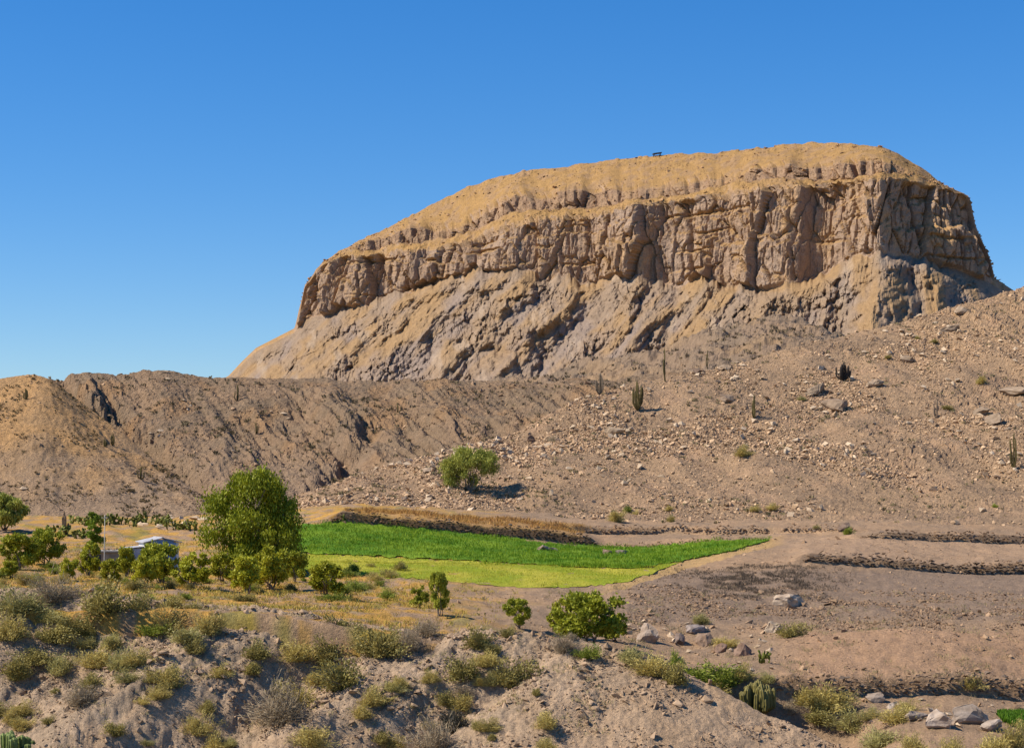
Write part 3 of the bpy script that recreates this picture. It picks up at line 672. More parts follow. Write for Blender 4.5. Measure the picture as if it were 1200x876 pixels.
# ------------------------------------------------------------------ boulders
def boulder_mesh(seed, sx, sy, sz, col):
    bm = bmesh.new(); bmesh.ops.create_icosphere(bm, subdivisions=3, radius=1.2)
    rng = np.random.RandomState(seed); P = np.array([v.co[:] for v in bm.verts])
    for _ in range(16):                       # split faces: clip against random planes
        nrm = rng.normal(size=3); nrm /= np.linalg.norm(nrm); d = rng.uniform(.45, .8)
        h = P @ nrm - d; P -= np.clip(h, 0, None)[:, None] * nrm * .98
    P += .16 * fbm(P[:, 0] * 2.2 + P[:, 2] * 1.7, P[:, 1] * 2.2 - P[:, 2] * 1.3, 4, seed, .6)[:, None] * P
    P *= (sx, sy, sz); Fc = np.array([[v.index for v in f.verts] for f in bm.faces]); bm.free()
    n = fbm(P[:, 0] * 2 / sx, P[:, 2] * 2 / sz + P[:, 1], 3, seed + 1)
    c = mixc(np.array(col), np.array(col) * (.72, .68, .64), smooth(-.2, .5, n))
    c = c * (.70, .67, .63)
    me = mesh_np("boulder", P, Fc, c, False); me.materials.append(M_ROCK); return me
def boulder(sheet, p, r, wpx, hpx, label, seed, col=(.46, .35, .25), rzv=0.0, tilt=0.0, vmin=0):
    h = sheet.hit(p, r, vmin); m = h.y / F
    o = obj("boulder", boulder_mesh(seed, wpx * m * .55, wpx * m * .45, hpx * m * .62, col), None, None, (h.x, h.y, h.z + hpx * m * .2), rzv)
    o.rotation_euler[1] = tilt
    return tag(o, label, "boulder")
boulder(HS, 979, 480, 40, 23, "largest split tan boulder on the rocky hillside below the dark cactus", 1, (.47, .35, .25), tilt=-.25)
boulder(HS, 953, 462, 30, 14, "flat tan boulder just above the largest boulder on the hillside", 2, tilt=-.1)
boulder(HS, 1024, 452, 27, 11, "low wedge shaped boulder beside the dark cactus on the hillside", 3, tilt=-.15)
boulder(HS, 1125, 366, 22, 9, "long thin slab on the crest of the rocky hillside", 4, tilt=-.2)
boulder(HS, 1116, 388, 26, 9, "flat slab lying under the crest slab on the hillside", 5, tilt=-.3)
boulder(HS, 1062, 424, 24, 10, "pale low boulder on the upper hillside among small shrubs", 6)
boulder(HS, 1150, 485, 30, 10, "tilted slab in the group of slabs near the tall cactus", 7, tilt=-.45)
boulder(HS, 1165, 497, 26, 12, "blocky slab in the group of slabs near the tall cactus", 8, tilt=-.3)
boulder(HS, 1190, 462, 34, 12, "wide pale slab above the tall candelabra cactus", 9, tilt=-.1)
boulder(HS, 853, 433, 18, 9, "pink pale boulder on the hillside crest with dry grass", 10)
boulder(HS, 818, 438, 18, 9, "dark brown boulder on the hillside crest next to a pale one", 13, (.28, .2, .15))
boulder(HS, 852, 470, 22, 9, "dark flat boulder at mid slope on the rubble hillside", 14, (.36, .27, .2))
boulder(HS, 717, 508, 24, 10, "pale slab on the rubble slope below the leaning cactus", 15, (.52, .40, .28), tilt=-.2)
boulder(HS, 623, 518, 14, 9, "brown round boulder on the rubble slope uphill of the lone tree", 16, (.32, .22, .16))
boulder(HS, 502, 552, 18, 7, "pale flat boulder on the slope beside the lone hillside tree", 17, (.52, .40, .29))
boulder(GR, 637, 646, 20, 13, "grey boulder standing in the green crop with a smaller one beside", 18, (.44, .34, .27), vmin=60)
boulder(GR, 649, 647, 13, 9, "smaller grey boulder touching the boulder in the green crop", 19, (.40, .31, .25), vmin=60)
boulder(GR, 712, 650, 15, 11, "brown boulder at the back edge of the crop below the wall", 20, (.38, .27, .21), vmin=60)
boulder(GR, 728, 650, 18, 10, "grey jagged boulder at the crop edge beside the brown one", 21, (.42, .34, .29), vmin=60)
boulder(GR, 987, 622, 20, 15, "dark split boulder with pale top where two walls nearly meet", 22, (.40, .29, .22), vmin=60)
boulder(GR, 928, 711, 38, 15, "wide flat pale boulder lying in the ploughed terrace", 23, (.60, .48, .37), tilt=.05, vmin=40)
boulder(GR, 908, 741, 28, 15, "smooth pale boulder beside a dry twiggy bush", 24, (.62, .50, .37), vmin=40)
boulder(GR, 935, 706, 22, 11, "second pale block leaning on the flat boulder", 25, (.55, .43, .33), vmin=40)
boulder(GR, 758, 752, 30, 24, "whitish lumpy boulder at the gully head", 26, (.50, .40, .32), vmin=20)
boulder(GR, 797, 754, 22, 18, "dark grey pointed boulder at the gully head", 27, (.34, .27, .24), vmin=20)
boulder(GR, 824, 756, 26, 18, "brown leaning boulder between grey rocks at the gully head", 28, (.42, .30, .22), tilt=.5, vmin=20)
boulder(GR, 812, 742, 24, 16, "grey rounded boulder with a hollow at the gully head", 29, (.38, .32, .29), vmin=20)
boulder(GR, 843, 765, 18, 13, "small reddish boulder below the leaning boulder", 30, (.40, .27, .2), vmin=20)
boulder(GR, 870, 768, 28, 18, "reddish brown block beside the prickly pear", 31, (.36, .25, .19), vmin=20)
boulder(GR, 1135, 850, 62, 36, "big whitish weathered boulder below the lower stone wall", 32, (.58, .48, .40), vmin=0)
boulder(GR, 1098, 852, 44, 24, "medium whitish boulder against the big weathered one", 33, (.55, .45, .37), vmin=0)
boulder(GR, 1070, 850, 34, 16, "low whitish boulder at the edge of the weathered group", 34, (.52, .42, .34), vmin=0)
boulder(GR, 1028, 822, 30, 12, "pale broken block in the wash below the wall end", 35, (.52, .42, .34), vmin=0)
boulder(GR, 1160, 858, 36, 20, "grey boulder next to the small green crop patch", 36, (.50, .41, .34), vmin=0)
boulder(GR, 1045, 830, 18, 10, "small pale block by the yellow shrub in the wash", 37, (.54, .45, .37), vmin=0)
rng = np.random.RandomState(15)
for k in range(34):
    p = rng.uniform(735, 905); r = 750 + (p - 800) * .16 + rng.normal(0, 12)
    h = GR.hit(p, r, 18); m = h.y / F; w = rng.uniform(7, 17)
    o = obj("rock", ROCK_ME[k % 10], None, None, (h.x, h.y, h.z + .08), rng.uniform(0, 6), (w * m * .55, w * m * .45, w * m * .38)); o.rotation_euler[0] = rng.normal(0, .3)
    tag(o, "loose brown rock in the jumble at the gully head", "rock", "loose rocks at the gully head")
for k in range(22):
    p = rng.uniform(1010, 1175); r = 838 + rng.normal(0, 11)
    h = GR.hit(p, r, 0); m = h.y / F; w = rng.uniform(7, 18)
    o = obj("rock", ROCK_ME[k % 10], None, None, (h.x, h.y, h.z + .06), rng.uniform(0, 6), (w * m * .55, w * m * .45, w * m * .38)); o.rotation_euler[0] = rng.normal(0, .3)
    tag(o, "loose rock around the whitish weathered boulders in the wash", "rock", "loose rocks in the wash")
rng = np.random.RandomState(5)
for k in range(16):                                    # pale blocks piled at the foot of the golden hill
    p = rng.uniform(168, 242); r = 617 - (p - 168) * .12 + rng.uniform(-7, 5)
    h = GR.hit(p, r, 90); m = h.y / F; w = rng.uniform(9, 20)
    o = obj("boulder", ROCK_ME[k % 10], None, None, (h.x, h.y, h.z + .15), rng.uniform(0, 6), (w * m * .55, w * m * .4, w * m * .35))
    tag(o, "pale block in the rock pile at the foot of the golden hill", "boulder", "pale blocks at the hill foot")
for k, (p, r, w) in enumerate([(215, 470, 10), (222, 476, 9), (220, 482, 8), (193, 437, 12), (189, 505, 12), (186, 512, 10), (176, 510, 6), (275, 530, 9), (247, 545, 8), (332, 487, 10), (338, 492, 8), (318, 483, 8), (196, 446, 10)]):
    h = MH.hit(p, r); m = h.y / F
    o = obj("boulder", ROCK_ME[k % 10], None, None, (h.x, h.y, h.z + .1), k, (w * m * .6, w * m * .45, w * m * .4))
    tag(o, "small pale boulder perched on the hill behind the orchard", "boulder", "boulders on the middle hill")
h = LH.hit(28, 574); m = h.y / F
tag(obj("boulder", ROCK_ME[2], None, None, (h.x, h.y, h.z + .1), .3, (.85, .6, .5)), "lone pale boulder low on the golden hill", "boulder")

# ------------------------------------------------------------------ dry stone walls
def stone_wall(pts_px, df, label, seed, size=.2, sheet=GR, col=((.30, .215, .155), (.17, .125, .095)), extra=.35):
    """courses of rough stones laid along a terrace edge; the biggest are single parts"""
    rng = np.random.RandomState(seed); p0, p1 = pts_px
    pxs = np.linspace(p0, p1, 400); dd = df(pxs) + .3; xx = (pxs - PX0) / F * dd
    ln = np.concatenate([[0], np.cumsum(np.hypot(np.diff(xx), np.diff(dd)))])
    cols_n = int(ln[-1] / (size * 1.45)); sl = np.linspace(0, ln[-1], cols_n)
    X = np.interp(sl, ln, xx); D = np.interp(sl, ln, dd)
    tx, ty = np.gradient(X), np.gradient(D); tl = np.hypot(tx, ty); tx, ty = tx / tl, ty / tl
    zb = np.array([float(sheet.z_at(a, b - .9)) for a, b in zip(X, D)]); zt = np.array([float(sheet.z_at(a, b + 1.2)) for a, b in zip(X, D)])
    hloc = np.maximum(zt - zb, .2) + extra + .35 * fbm(sl / 1.7, sl * 0, 2, seed) - .35 * smooth(.1, .5, fbm(sl / 5, sl * 0 + 3, 2, seed + 1))
    tap = np.minimum(1, np.minimum(np.arange(cols_n), np.arange(cols_n)[::-1]) / 6.0 + .35)
    rows_n = max(2, int(round(np.median(hloc) / (size * 1.1)))); P = []; S3 = []
    for j in range(rows_n):
        t = (j + .3) / rows_n; m = rng.uniform(0, 1, cols_n) < (.75 if j == rows_n - 1 else 1.1)
        n = m.sum(); sh = rng.uniform(-.5, .5, n) * size * 1.1 + (j % 2) * size * .7; o = -.12 - .1 * (1 - t) + rng.normal(0, .07, n)
        P.append(np.stack([X[m] + tx[m] * sh + ty[m] * -o * -1, D[m] + ty[m] * sh + tx[m] * o, (zb + hloc * tap * t)[m] + rng.normal(0, .04, n)], -1))
        q = size * rng.uniform(.6, 1.4, n); S3.append(np.stack([q * 1.05, q, q * .78 * np.maximum(.8, hloc[m] / (rows_n * size * 1.1))], -1))
    P = np.concatenate(P); S3 = np.concatenate(S3); n = len(P); k0 = cols_n // 2
    root = empty("stone_wall", (float(X[k0]), float(D[k0]), float(zb[k0]))); tag(root, label, "stone wall", "dry stone terrace walls")
    P = P - np.array(root.location); cols = rock_cols(n, rng, *col)
    o = np.argsort(-S3[:, 0]); P = P[o]; S3 = S3[o]; nb = min(60, n // 5)
    V, Fc, Cc = batch(P[nb:], S3[nb:], rng, cols[nb:], tilt=.25, rzv=rng.normal(0, .5, n - nb))
    c = obj("wall_stones", mesh_np("wall_stones", V, Fc, Cc, False), M_STONE, root); tag(c, kind="stuff")
    for k in range(nb): obj("stone", WALL_ME[k % 10], None, root, P[k], rng.normal(0, .5), S3[k])
    return root
WALL_ME = []
for k in range(10):
    V, Fc = HULLS[k]; WALL_ME.append(mesh_np("stone", V, Fc, np.tile(np.array((.20, .145, .105)) * (1 - .08 * (k % 4)), (len(V), 1)))); WALL_ME[-1].materials.append(M_ROCK)
DK = ((.20, .145, .105), (.095, .07, .053))  # stone colours darkened to carry the shade of walls turned from the sun
stone_wall((388, 700), W1, "long dark stone wall between the green crop and the dry maize strip", 31, .22, col=((.15, .108, .08), (.07, .052, .04)), extra=.3)  # shade of this wall is put into its near-black stone colour
stone_wall((700, 905), W1, "low rubble wall along the back edge of the crop's narrow end", 32, .24, extra=.25)
stone_wall((688, 905), WU, "upper stone wall between the maize strip's end and the hillside", 33, .25)
stone_wall((915, 1000), WU, "short broken wall running up to the dark split boulder", 34, .2, extra=.5)
stone_wall((1012, 1330), W1, "dark stone wall under the yellow green bushes at the foot of the hillside", 35, .26, col=DK, extra=.4)
stone_wall((944, 1330), W2, "long dark stone wall along the top edge of the ploughed terrace", 36, .24, col=DK, extra=.35)
stone_wall((886, 1330), W3, "lower dry stone wall holding up the bare orange mound", 38, .19, col=((.37, .28, .205), (.22, .165, .125)), extra=.2)
stone_wall((372, 480), lambda p: 238.0 + 0 * p, "low line of stones at the foot of the slope above the tall tree", 39, .22, extra=.6)
stone_wall((205, 262), lambda p: 152.0 + 0 * p, "tumbled pale stone wall between the house and the tall tree", 40, .2, col=((.45, .36, .28), (.3, .23, .18)), extra=.6)

# ------------------------------------------------------------------ plants
def leaf_quads(C0, dirs, L, W, rng, up=None):
    """leaf faces: centre, long axis, length and width arrays -> quads"""
    n = len(C0); a = dirs / (np.linalg.norm(dirs, axis=1)[:, None] + 1e-9)
    r = rng.normal(size=(n, 3)); b = np.cross(a, r); b /= (np.linalg.norm(b, axis=1)[:, None] + 1e-9)
    L = np.broadcast_to(L, (n,))[:, None]; W = np.broadcast_to(W, (n,))[:, None]
    V = np.stack([C0 - a * L / 2, C0 + b * W / 2, C0 + a * L / 2, C0 - b * W / 2], 1).reshape(-1, 3)
    return V, np.arange(4 * n).reshape(n, 4)
def tubes(paths, sides=6):
    """paths: list of (points, radii) -> one mesh of tapered tubes (quads)"""
    Vs, Fs = [], []; base = 0
    ang = np.arange(sides) / sides * 2 * math.pi
    for pts, rad in paths:
        pts = np.asarray(pts, float); k = len(pts)
        t = np.gradient(pts, axis=0); t /= (np.linalg.norm(t, axis=1)[:, None] + 1e-9)
        ref = np.where(np.abs(t[:, 2:3]) < .9, np.array([[0, 0, 1.0]]), np.array([[1.0, 0, 0]]))
        u = np.cross(t, ref); u /= np.linalg.norm(u, axis=1)[:, None]; w = np.cross(t, u)
        rad = np.broadcast_to(rad, (k,))
        V = pts[:, None, :] + rad[:, None, None] * (np.cos(ang)[None, :, None] * u[:, None, :] + np.sin(ang)[None, :, None] * w[:, None, :])
        i = np.arange(k * sides).reshape(k, sides); j = np.roll(i, -1, 1)
        Q = np.stack([i[:-1], j[:-1], j[1:], i[1:]], -1).reshape(-1, 4)
        Vs.append(V.reshape(-1, 3)); Fs.append(Q + base); base += k * sides
        # pointed end
        Vs.append(pts[-1:] + t[-1:] * rad[-1]); tip = base; base += 1
        e = np.stack([i[-1], j[-1], np.full(sides, 0), np.full(sides, 0)], -1)
        e = np.stack([i[-1] + (base - 1 - k * sides), j[-1] + (base - 1 - k * sides), np.full(sides, tip), np.full(sides, tip)], -1)
        Fs.append(e)
    return np.concatenate(Vs), np.concatenate(Fs)
def fix_quads(V, Q):
    return V, np.concatenate([Q[:, [0, 1, 2]], Q[Q[:, 2] != Q[:, 3]][:, [0, 2, 3]]])
def limb(a, b, rng, k=6, wob=.08):
    a = np.array(a, float); b = np.array(b, float); t = np.linspace(0, 1, k)[:, None]
    L = np.linalg.norm(b - a); P = a + (b - a) * t; P[1:-1] += rng.normal(0, wob * L, (k - 2, 3)) * np.sin(t[1:-1] * math.pi); return P
def clump_crown(rng, blobs, n, L, W, ca, cb, droop=0.0, hollow=.55, spread=1.0):
    """leaves on the outer part of many uneven clumps"""
    B = np.array(blobs, float); w = B[:, 3] ** 2; k = rng.choice(len(B), n, p=w / w.sum())
    d = rng.normal(size=(n, 3)); d /= np.linalg.norm(d, axis=1)[:, None]
    r = B[k, 3] * (hollow + (1.08 - hollow) * rng.uniform(0, 1, n) ** .6) * (1 + .18 * rng.normal(size=n))
    P = B[k, :3] + d * r[:, None] * (1, 1, .85 if not droop else 1.0)
    dirs = d * .6 + rng.normal(0, .6, (n, 3)); dirs[:, 2] += .2
    if droop: dirs = rng.normal(0, .45, (n, 3)); dirs[:, 2] = -1; P[:, 2] -= rng.uniform(0, droop, n)
    V, Q = leaf_quads(P, dirs, L * rng.uniform(.6, 1.3, n), W * rng.uniform(.7, 1.3, n), rng)
    tcol = rng.uniform(0, 1, n) * .6 + .4 * rng.uniform(0, 1, len(B))[k]
    c = np.repeat(mixc(ca, cb, tcol), 4, 0)
    return V, Q, c
def tree_meshes(name, rng, H, Wd, kind):
    """returns (trunk mesh, crown mesh) for a tree H high and Wd wide"""
    paths = []
    if kind == 'molle':
        nb = 70; blobs = []
        for _ in range(nb):
            a = rng.uniform(0, 6.28); u = rng.uniform(0, 1) ** .5; zz = rng.uniform(.16, .93)
            env_ = math.sin(min(1, (1.03 - zz) / .66) * math.pi / 2) ** .75 * (1 if zz > .38 else .62 + zz)
            blobs.append((math.cos(a) * u * Wd * .44 * env_ * (1 + .2 * math.sin(3 * a + 7 * zz)), math.sin(a) * u * Wd * .44 * env_, H * zz, Wd * rng.uniform(.05, .15)))
        for sx in (-.40, -.34, .05, .36, .32, -.1): blobs.append((sx * Wd, rng.uniform(-.1, .1) * Wd, H * rng.uniform(.62, .98) if sx < .2 else H * .66, Wd * .08))
        V, Q, c = clump_crown(rng, blobs, 30000, .30, .12, (.11, .145, .008), (.34, .35, .02), droop=Wd * .08, hollow=.15)
        for k in range(5): paths.append((limb((0, 0, 0), (rng.uniform(-.3, .3) * Wd, rng.uniform(-.3, .3) * Wd, H * rng.uniform(.5, .8)), rng), np.linspace(.2, .04, 6)))
    elif kind == 'open':
        blobs = []
        for _ in range(50):
            a = rng.uniform(0, 6.28); u = rng.uniform(.1, 1) ** .6; zz = rng.uniform(.26, .92)
            e = math.sqrt(max(.05, 1 - ((zz - .52) / .44) ** 2))
            blobs.append((math.cos(a) * u * Wd * .45 * e, math.sin(a) * u * Wd * .45 * e, H * zz, Wd * rng.uniform(.06, .13)))
        V, Q, c = clump_crown(rng, blobs, 13000, .34, .12, (.22, .25, .04), (.46, .45, .08), droop=.12, hollow=.1)
        for k in range(6):
            b = blobs[rng.randint(len(blobs))]; paths.append((limb((0, 0, 0), (b[0] * .8, b[1] * .8, b[2]), rng), np.linspace(.11, .02, 6)))
    elif kind == 'column':
        blobs = [(rng.normal(0, .13) * Wd, rng.normal(0, .13) * Wd, H * z, Wd * rng.uniform(.14, .26) * (1.1 - z * .5)) for z in np.linspace(.2, .95, 22)]
        V, Q, c = clump_crown(rng, blobs, 4000, .26, .10, (.12, .17, .012), (.28, .34, .025), hollow=.3)
        paths.append((limb((0, 0, 0), (0, 0, H * .9), rng, wob=.02), np.linspace(.10, .02, 6)))
    else:                # round orchard tree on a short forked trunk
        blobs = []
        for _ in range(26 if kind != 'dark' else 46):
            a = rng.uniform(0, 6.28); u = rng.uniform(.1, 1) ** .6; zz = rng.uniform(.2, .88)
            e = math.sqrt(max(.12, 1 - ((zz - .52) / .46) ** 2)) * rng.uniform(.85, 1.2)
            blobs.append((math.cos(a) * u * Wd * .42 * e, math.sin(a) * u * Wd * .42 * e, H * zz, Wd * rng.uniform(.05, .15)))
        ca, cb = ((.21, .23, .014), (.50, .46, .03)) if kind == 'orchard' else ((.20, .23, .02), (.46, .43, .04)) if kind == 'fig' else ((.18, .205, .014), (.40, .40, .03))
        V, Q, c = clump_crown(rng, blobs, 5200 if kind != 'dark' else 7500, .24, .12, ca, cb, hollow=.2)
        for k in range(5):
            b = blobs[rng.randint(len(blobs))]; st = (rng.normal(0, .04) * Wd, rng.normal(0, .04) * Wd, 0)
            paths.append((limb(st, (b[0] * .8, b[1] * .8, b[2]), rng), np.linspace(.024 * H, .006 * H, 6)))
    crown = mesh_np("crown", V, Q, c); crown.materials.append(M_LEAF)
    tv, tq = fix_quads(*tubes(paths, 6)); n1 = rng.uniform(.85, 1.1, len(tv))[:, None]
    trunk = mesh_np("trunk", tv, tq, np.array((.20, .155, .115)) * n1, True); trunk.materials.append(M_BARK)
    return trunk, crown
def plant_tree(name, meshes, loc, sc, rzv, label, group=None, cat="tree"):
    root = empty(name, loc, rzv, sc); tag(root, label, cat, group)
    obj("trunk", meshes[0], None, root); obj("crown", meshes[1], None, root)
    return root
def at(sheet, p, r, vmin=0):
    h = sheet.hit(p, r, vmin); return h
rng = np.random.RandomState(77)
# the big pepper tree, the hillside tree, the tree at the left hill's foot
h = at(GR, 300, 672, 60); m = h.y / F
plant_tree("pepper_tree", tree_meshes("p", rng, 126 * m, 118 * m, 'molle'), h, 1, 0, "tallest green weeping pepper tree standing over the orchard beside the crop")
h = at(HS, 552, 578); m = h.y / F
plant_tree("hillside_tree", tree_meshes("p", rng, 52 * m, 74 * m, 'open'), h, 1, 0, "lone spreading tree casting a shadow on the rocky slope above the crop")
h = at(GR, 6, 622, 90); m = h.y / F
plant_tree("pepper_tree", tree_meshes("p", rng, 42 * m, 52 * m, 'open'), h, 1, 0, "rounded olive green tree at the foot of the golden hill")
ORCH = [tree_meshes("o", np.random.RandomState(300 + k), 3.0, 3.2, 'orchard') for k in range(4)]
DARK = [tree_meshes("o", np.random.RandomState(320 + k), 3.0, 3.6, 'dark') for k in range(3)]
FIGS = [tree_meshes("o", np.random.RandomState(340 + k), 3.0, 2.8, 'fig') for k in range(3)]
COLM = tree_meshes("o", np.random.RandomState(360), 4.5, 1.7, 'column')
def orchard(p, r, hp, wp, pool, k, label, name="orchard_tree", vmin=30, W0=3.2):
    h = at(GR, p, r, vmin); m = h.y / F; H = hp * m; W = wp * m
    base = 4.5 if pool is COLM else 3.0; w0 = {id(ORCH): 3.2, id(DARK): 3.6, id(FIGS): 2.8}.get(id(pool), 1.7)
    return plant_tree(name, pool if pool is COLM else pool[k % len(pool)], h, (W / w0 * 1.1, W / w0 * 1.1, H / base * 1.08), k * 1.7, label)
orchard(22, 668, 40, 46, DARK, 0, "broad dark orchard tree farther from the stone hut than its twin")
orchard(54, 664, 40, 40, DARK, 1, "broad dark orchard tree between its twin and the columnar tree")
orchard(14, 678, 22, 26, ORCH, 0, "small bright bush tree under the broad dark orchard trees")
orchard(80, 680, 26, 22, ORCH, 1, "thin young fruit tree in front of the stone hut wall")
orchard(110, 664, 60, 24, COLM, 0, "slim columnar green tree rising behind the stone hut")
orchard(104, 676, 40, 32, ORCH, 2, "light green fruit tree hiding the corner of the stone hut")
orchard(131, 684, 28, 30, ORCH, 3, "yellow green bush tree beside the thin pole")
orchard(150, 676, 36, 28, ORCH, 0, "small leafy tree between the hut and the blue house")
orchard(170, 686, 36, 34, ORCH, 1, "low sapling in front of the white house wall")
orchard(190, 684, 46, 46, DARK, 2, "olive orchard tree screening the blue painted house front")
orchard(226, 690, 42, 50, ORCH, 2, "leafy orchard tree between the blue house and the pepper tree")
orchard(262, 682, 34, 36, ORCH, 3, "leafy orchard tree in front of the tumbled pale wall")
orchard(292, 696, 46, 44, ORCH, 0, "bright orchard tree under the tallest pepper tree, nearer the blue house")
orchard(318, 692, 52, 46, ORCH, 1, "bright orchard tree under the tallest pepper tree, nearer the crop field")
orchard(345, 682, 34, 30, DARK, 0, "dark bushy tree in the shadow of the pepper tree")
orchard(384, 699, 40, 50, ORCH, 3, "orchard tree with bare forked trunk below the mown field by the pepper tree")
orchard(515, 722, 52, 27, FIGS, 0, "straggly fig tree with two stems and a top tuft on the bank")
orchard(492, 712, 26, 22, FIGS, 2, "low fig sapling beside the straggly fig tree")
orchard(607, 737, 34, 30, FIGS, 1, "small round fig tree alone on the bare bank", vmin=18)
orchard(692, 757, 58, 78, DARK, 1, "big dense green shrub tree on the rim of the gully", name="shrub_tree", vmin=18)
orchard(722, 752, 34, 26, FIGS, 2, "thin fig sapling beside the dense shrub tree", vmin=18)
orchard(660, 742, 40, 40, ORCH, 2, "leafy green bush behind the dense shrub tree, by the dark stone heap", vmin=18)

# shrubs of the near bank
SHK = {'olive': ((.20, .165, .045), (.44, .36, .11)), 'sage': ((.29, .26, .09), (.52, .45, .16)), 'yellow': ((.36, .28, .08), (.62, .49, .15)),
       'dry': ((.26, .20, .125), (.44, .34, .215)), 'green': ((.14, .18, .02), (.34, .36, .05)), 'dark': ((.05, .045, .03), (.13, .11, .07))}
def shrub_mesh(kind, seed):
    rng = np.random.RandomState(seed); ca, cb = SHK[kind]
    paths = []; nst = 40; tips = []
    for k in range(nst):
        a = rng.uniform(0, 6.28); el = rng.uniform(.12, 1.4); L = rng.uniform(.4, 1.0) * (.75 + .35 * math.sin(a * 2 + seed) + .2 * math.sin(a * 5 + 2 * seed))
        tip = np.array((math.cos(a) * math.cos(el) * L, math.sin(a) * math.cos(el) * L, .1 + math.sin(el) * L * .85)); tips.append(tip)
        paths.append((limb((rng.normal(0, .06), rng.normal(0, .06), 0), tip, rng, 4, .06), np.linspace(.016, .005, 4)))
    sv, sq = fix_quads(*tubes(paths, 3))
    stems = mesh_np("stems", sv, sq, np.tile(np.array((.20, .16, .115)), (len(sv), 1))); stems.materials.append(M_BARK)
    n = 3800 if kind != 'dry' else 3600
    tips = np.array(tips); k = rng.randint(0, nst, n); t = rng.uniform(.45, 1.02, n)[:, None] if kind != 'dry' else rng.uniform(.3, 1.05, n)[:, None]
    P = tips[k] * t + rng.normal(0, .10 if kind != 'dry' else .12, (n, 3)); P[:, 2] = np.abs(P[:, 2])
    d = tips[k] / np.linalg.norm(tips[k], axis=1)[:, None] + rng.normal(0, .45, (n, 3))
    if kind == 'dry': V, Q = leaf_quads(P, d, .17 * rng.uniform(.5, 1.4, n), .012, rng)
    elif kind in ('yellow', 'sage'): V, Q = leaf_quads(P, d, .13 * rng.uniform(.6, 1.4, n), .022, rng)
    else: V, Q = leaf_quads(P, d, .10 * rng.uniform(.6, 1.3, n), .042, rng)
    tc = np.clip(rng.uniform(0, 1, n) * .6 + .4 * rng.uniform(0, 1, nst)[k], 0, 1)
    fol = mesh_np("foliage", V, Q, np.repeat(mixc(ca, cb, tc), 4, 0)); fol.materials.append(M_TWIG if kind == 'dry' else M_LEAF)
    return stems, fol
SHM = {k: [shrub_mesh(k, 500 + 10 * i + j) for j in range(4)] for i, k in enumerate(SHK)}
SHLAB = {'olive': "dark olive rounded shrub", 'sage': "grey green sage like shrub", 'yellow': "straw yellow green shrub", 'dry': "dry leafless grey brown shrub", 'green': "bright green leafy shrub", 'dark': "nearly black spiny shrub"}
cnt = [0]
def shrub(sheet, p, r, w, kind, place, vmin=0, hk=.5, group=None):
    if kind == 'dry' and (int(p * 7 + r) % 5) < 3: kind = ('olive', 'yellow', 'sage')[int(p + r) % 3]
    h = sheet.hit(p, r, vmin); m = h.y / F; s = w * m / 1.45; cnt[0] += 1
    rr_ = random.Random(cnt[0])
    root = empty("shrub", (h.x, h.y, h.z - .05 * s), rr_.uniform(0, 6.28), (s * rr_.uniform(.85, 1.3), s * rr_.uniform(.8, 1.2), s * hk / .55 * rr_.uniform(.65, 1.1)))
    root.rotation_euler[0] = rr_.uniform(-.12, .12)
    tag(root, ("large " if w >= 58 else "mid sized " if w >= 45 else "small ") + SHLAB[kind] + " " + place, "shrub", group)
    st, fo = SHM[kind][cnt[0] % 4]; obj("stems", st, None, root); obj("foliage", fo, None, root)
    return root
L_ = "on the slope under the orchard"
M_ = "in the gully between two gravel spurs"
N_ = "on the near bank beside the smooth gravel mound"
W_ = "in the wash below the lower stone wall"
bank = [(25, 718, 72, 'sage', L_), (58, 726, 46, 'sage', L_), (122, 724, 84, 'olive', L_), (88, 742, 55, 'olive', L_), (12, 748, 58, 'yellow', L_), (62, 752, 50, 'olive', L_), (118, 780, 66, 'dry', L_), (72, 790, 50, 'sage', L_),
        (142, 786, 52, 'sage', L_), (162, 778, 44, 'yellow', L_), (96, 826, 60, 'dry', L_), (40, 776, 44, 'dry', L_), (60, 704, 60, 'dry', L_), (160, 722, 46, 'dry', L_), (130, 758, 50, 'sage', L_), (105, 806, 40, 'olive', L_), (25, 838, 44, 'yellow', L_), (150, 800, 36, 'dry', L_), (20, 790, 46, 'olive', L_),
        (196, 804, 48, 'dry', "halfway down the first gravel spur"), (186, 818, 38, 'yellow', "halfway down the first gravel spur"), (198, 742, 52, 'yellow', "at the top of the first gravel spur"), (218, 752, 56, 'sage', "at the top of the first gravel spur"), (246, 742, 46, 'yellow', "at the top of the first gravel spur"), (178, 744, 36, 'green', "at the top of the first gravel spur"), (226, 764, 36, 'dry', "at the top of the first gravel spur"),
        (300, 770, 44, 'olive', M_), (346, 774, 64, 'yellow', M_), (296, 790, 34, 'dry', M_), (402, 806, 70, 'olive', M_), (384, 776, 54, 'olive', M_), (444, 768, 60, 'olive', M_), (420, 750, 44, 'dry', M_), (478, 762, 48, 'dry', M_), (500, 744, 40, 'dry', "on the bank rim below the straggly fig"), (330, 848, 86, 'dry', M_), (350, 830, 60, 'dry', M_),
        (437, 826, 54, 'yellow', M_), (424, 844, 40, 'yellow', M_), (362, 876, 60, 'yellow', M_), (230, 864, 46, 'yellow', "low on the first gravel spur"), (252, 880, 52, 'yellow', "low on the first gravel spur"), (395, 745, 50, 'olive', M_), (372, 800, 40, 'yellow', M_),
        (545, 796, 62, 'olive', N_), (600, 804, 56, 'olive', N_), (572, 780, 44, 'yellow', N_), (540, 832, 50, 'yellow', N_), (534, 856, 46, 'dark', N_), (572, 858, 34, 'yellow', N_), (512, 884, 86, 'dry', N_), (640, 856, 42, 'yellow', N_), (505, 800, 30, 'yellow', N_), (460, 880, 40, 'yellow', N_), (560, 760, 40, 'dry', N_), (640, 880, 36, 'yellow', N_)]
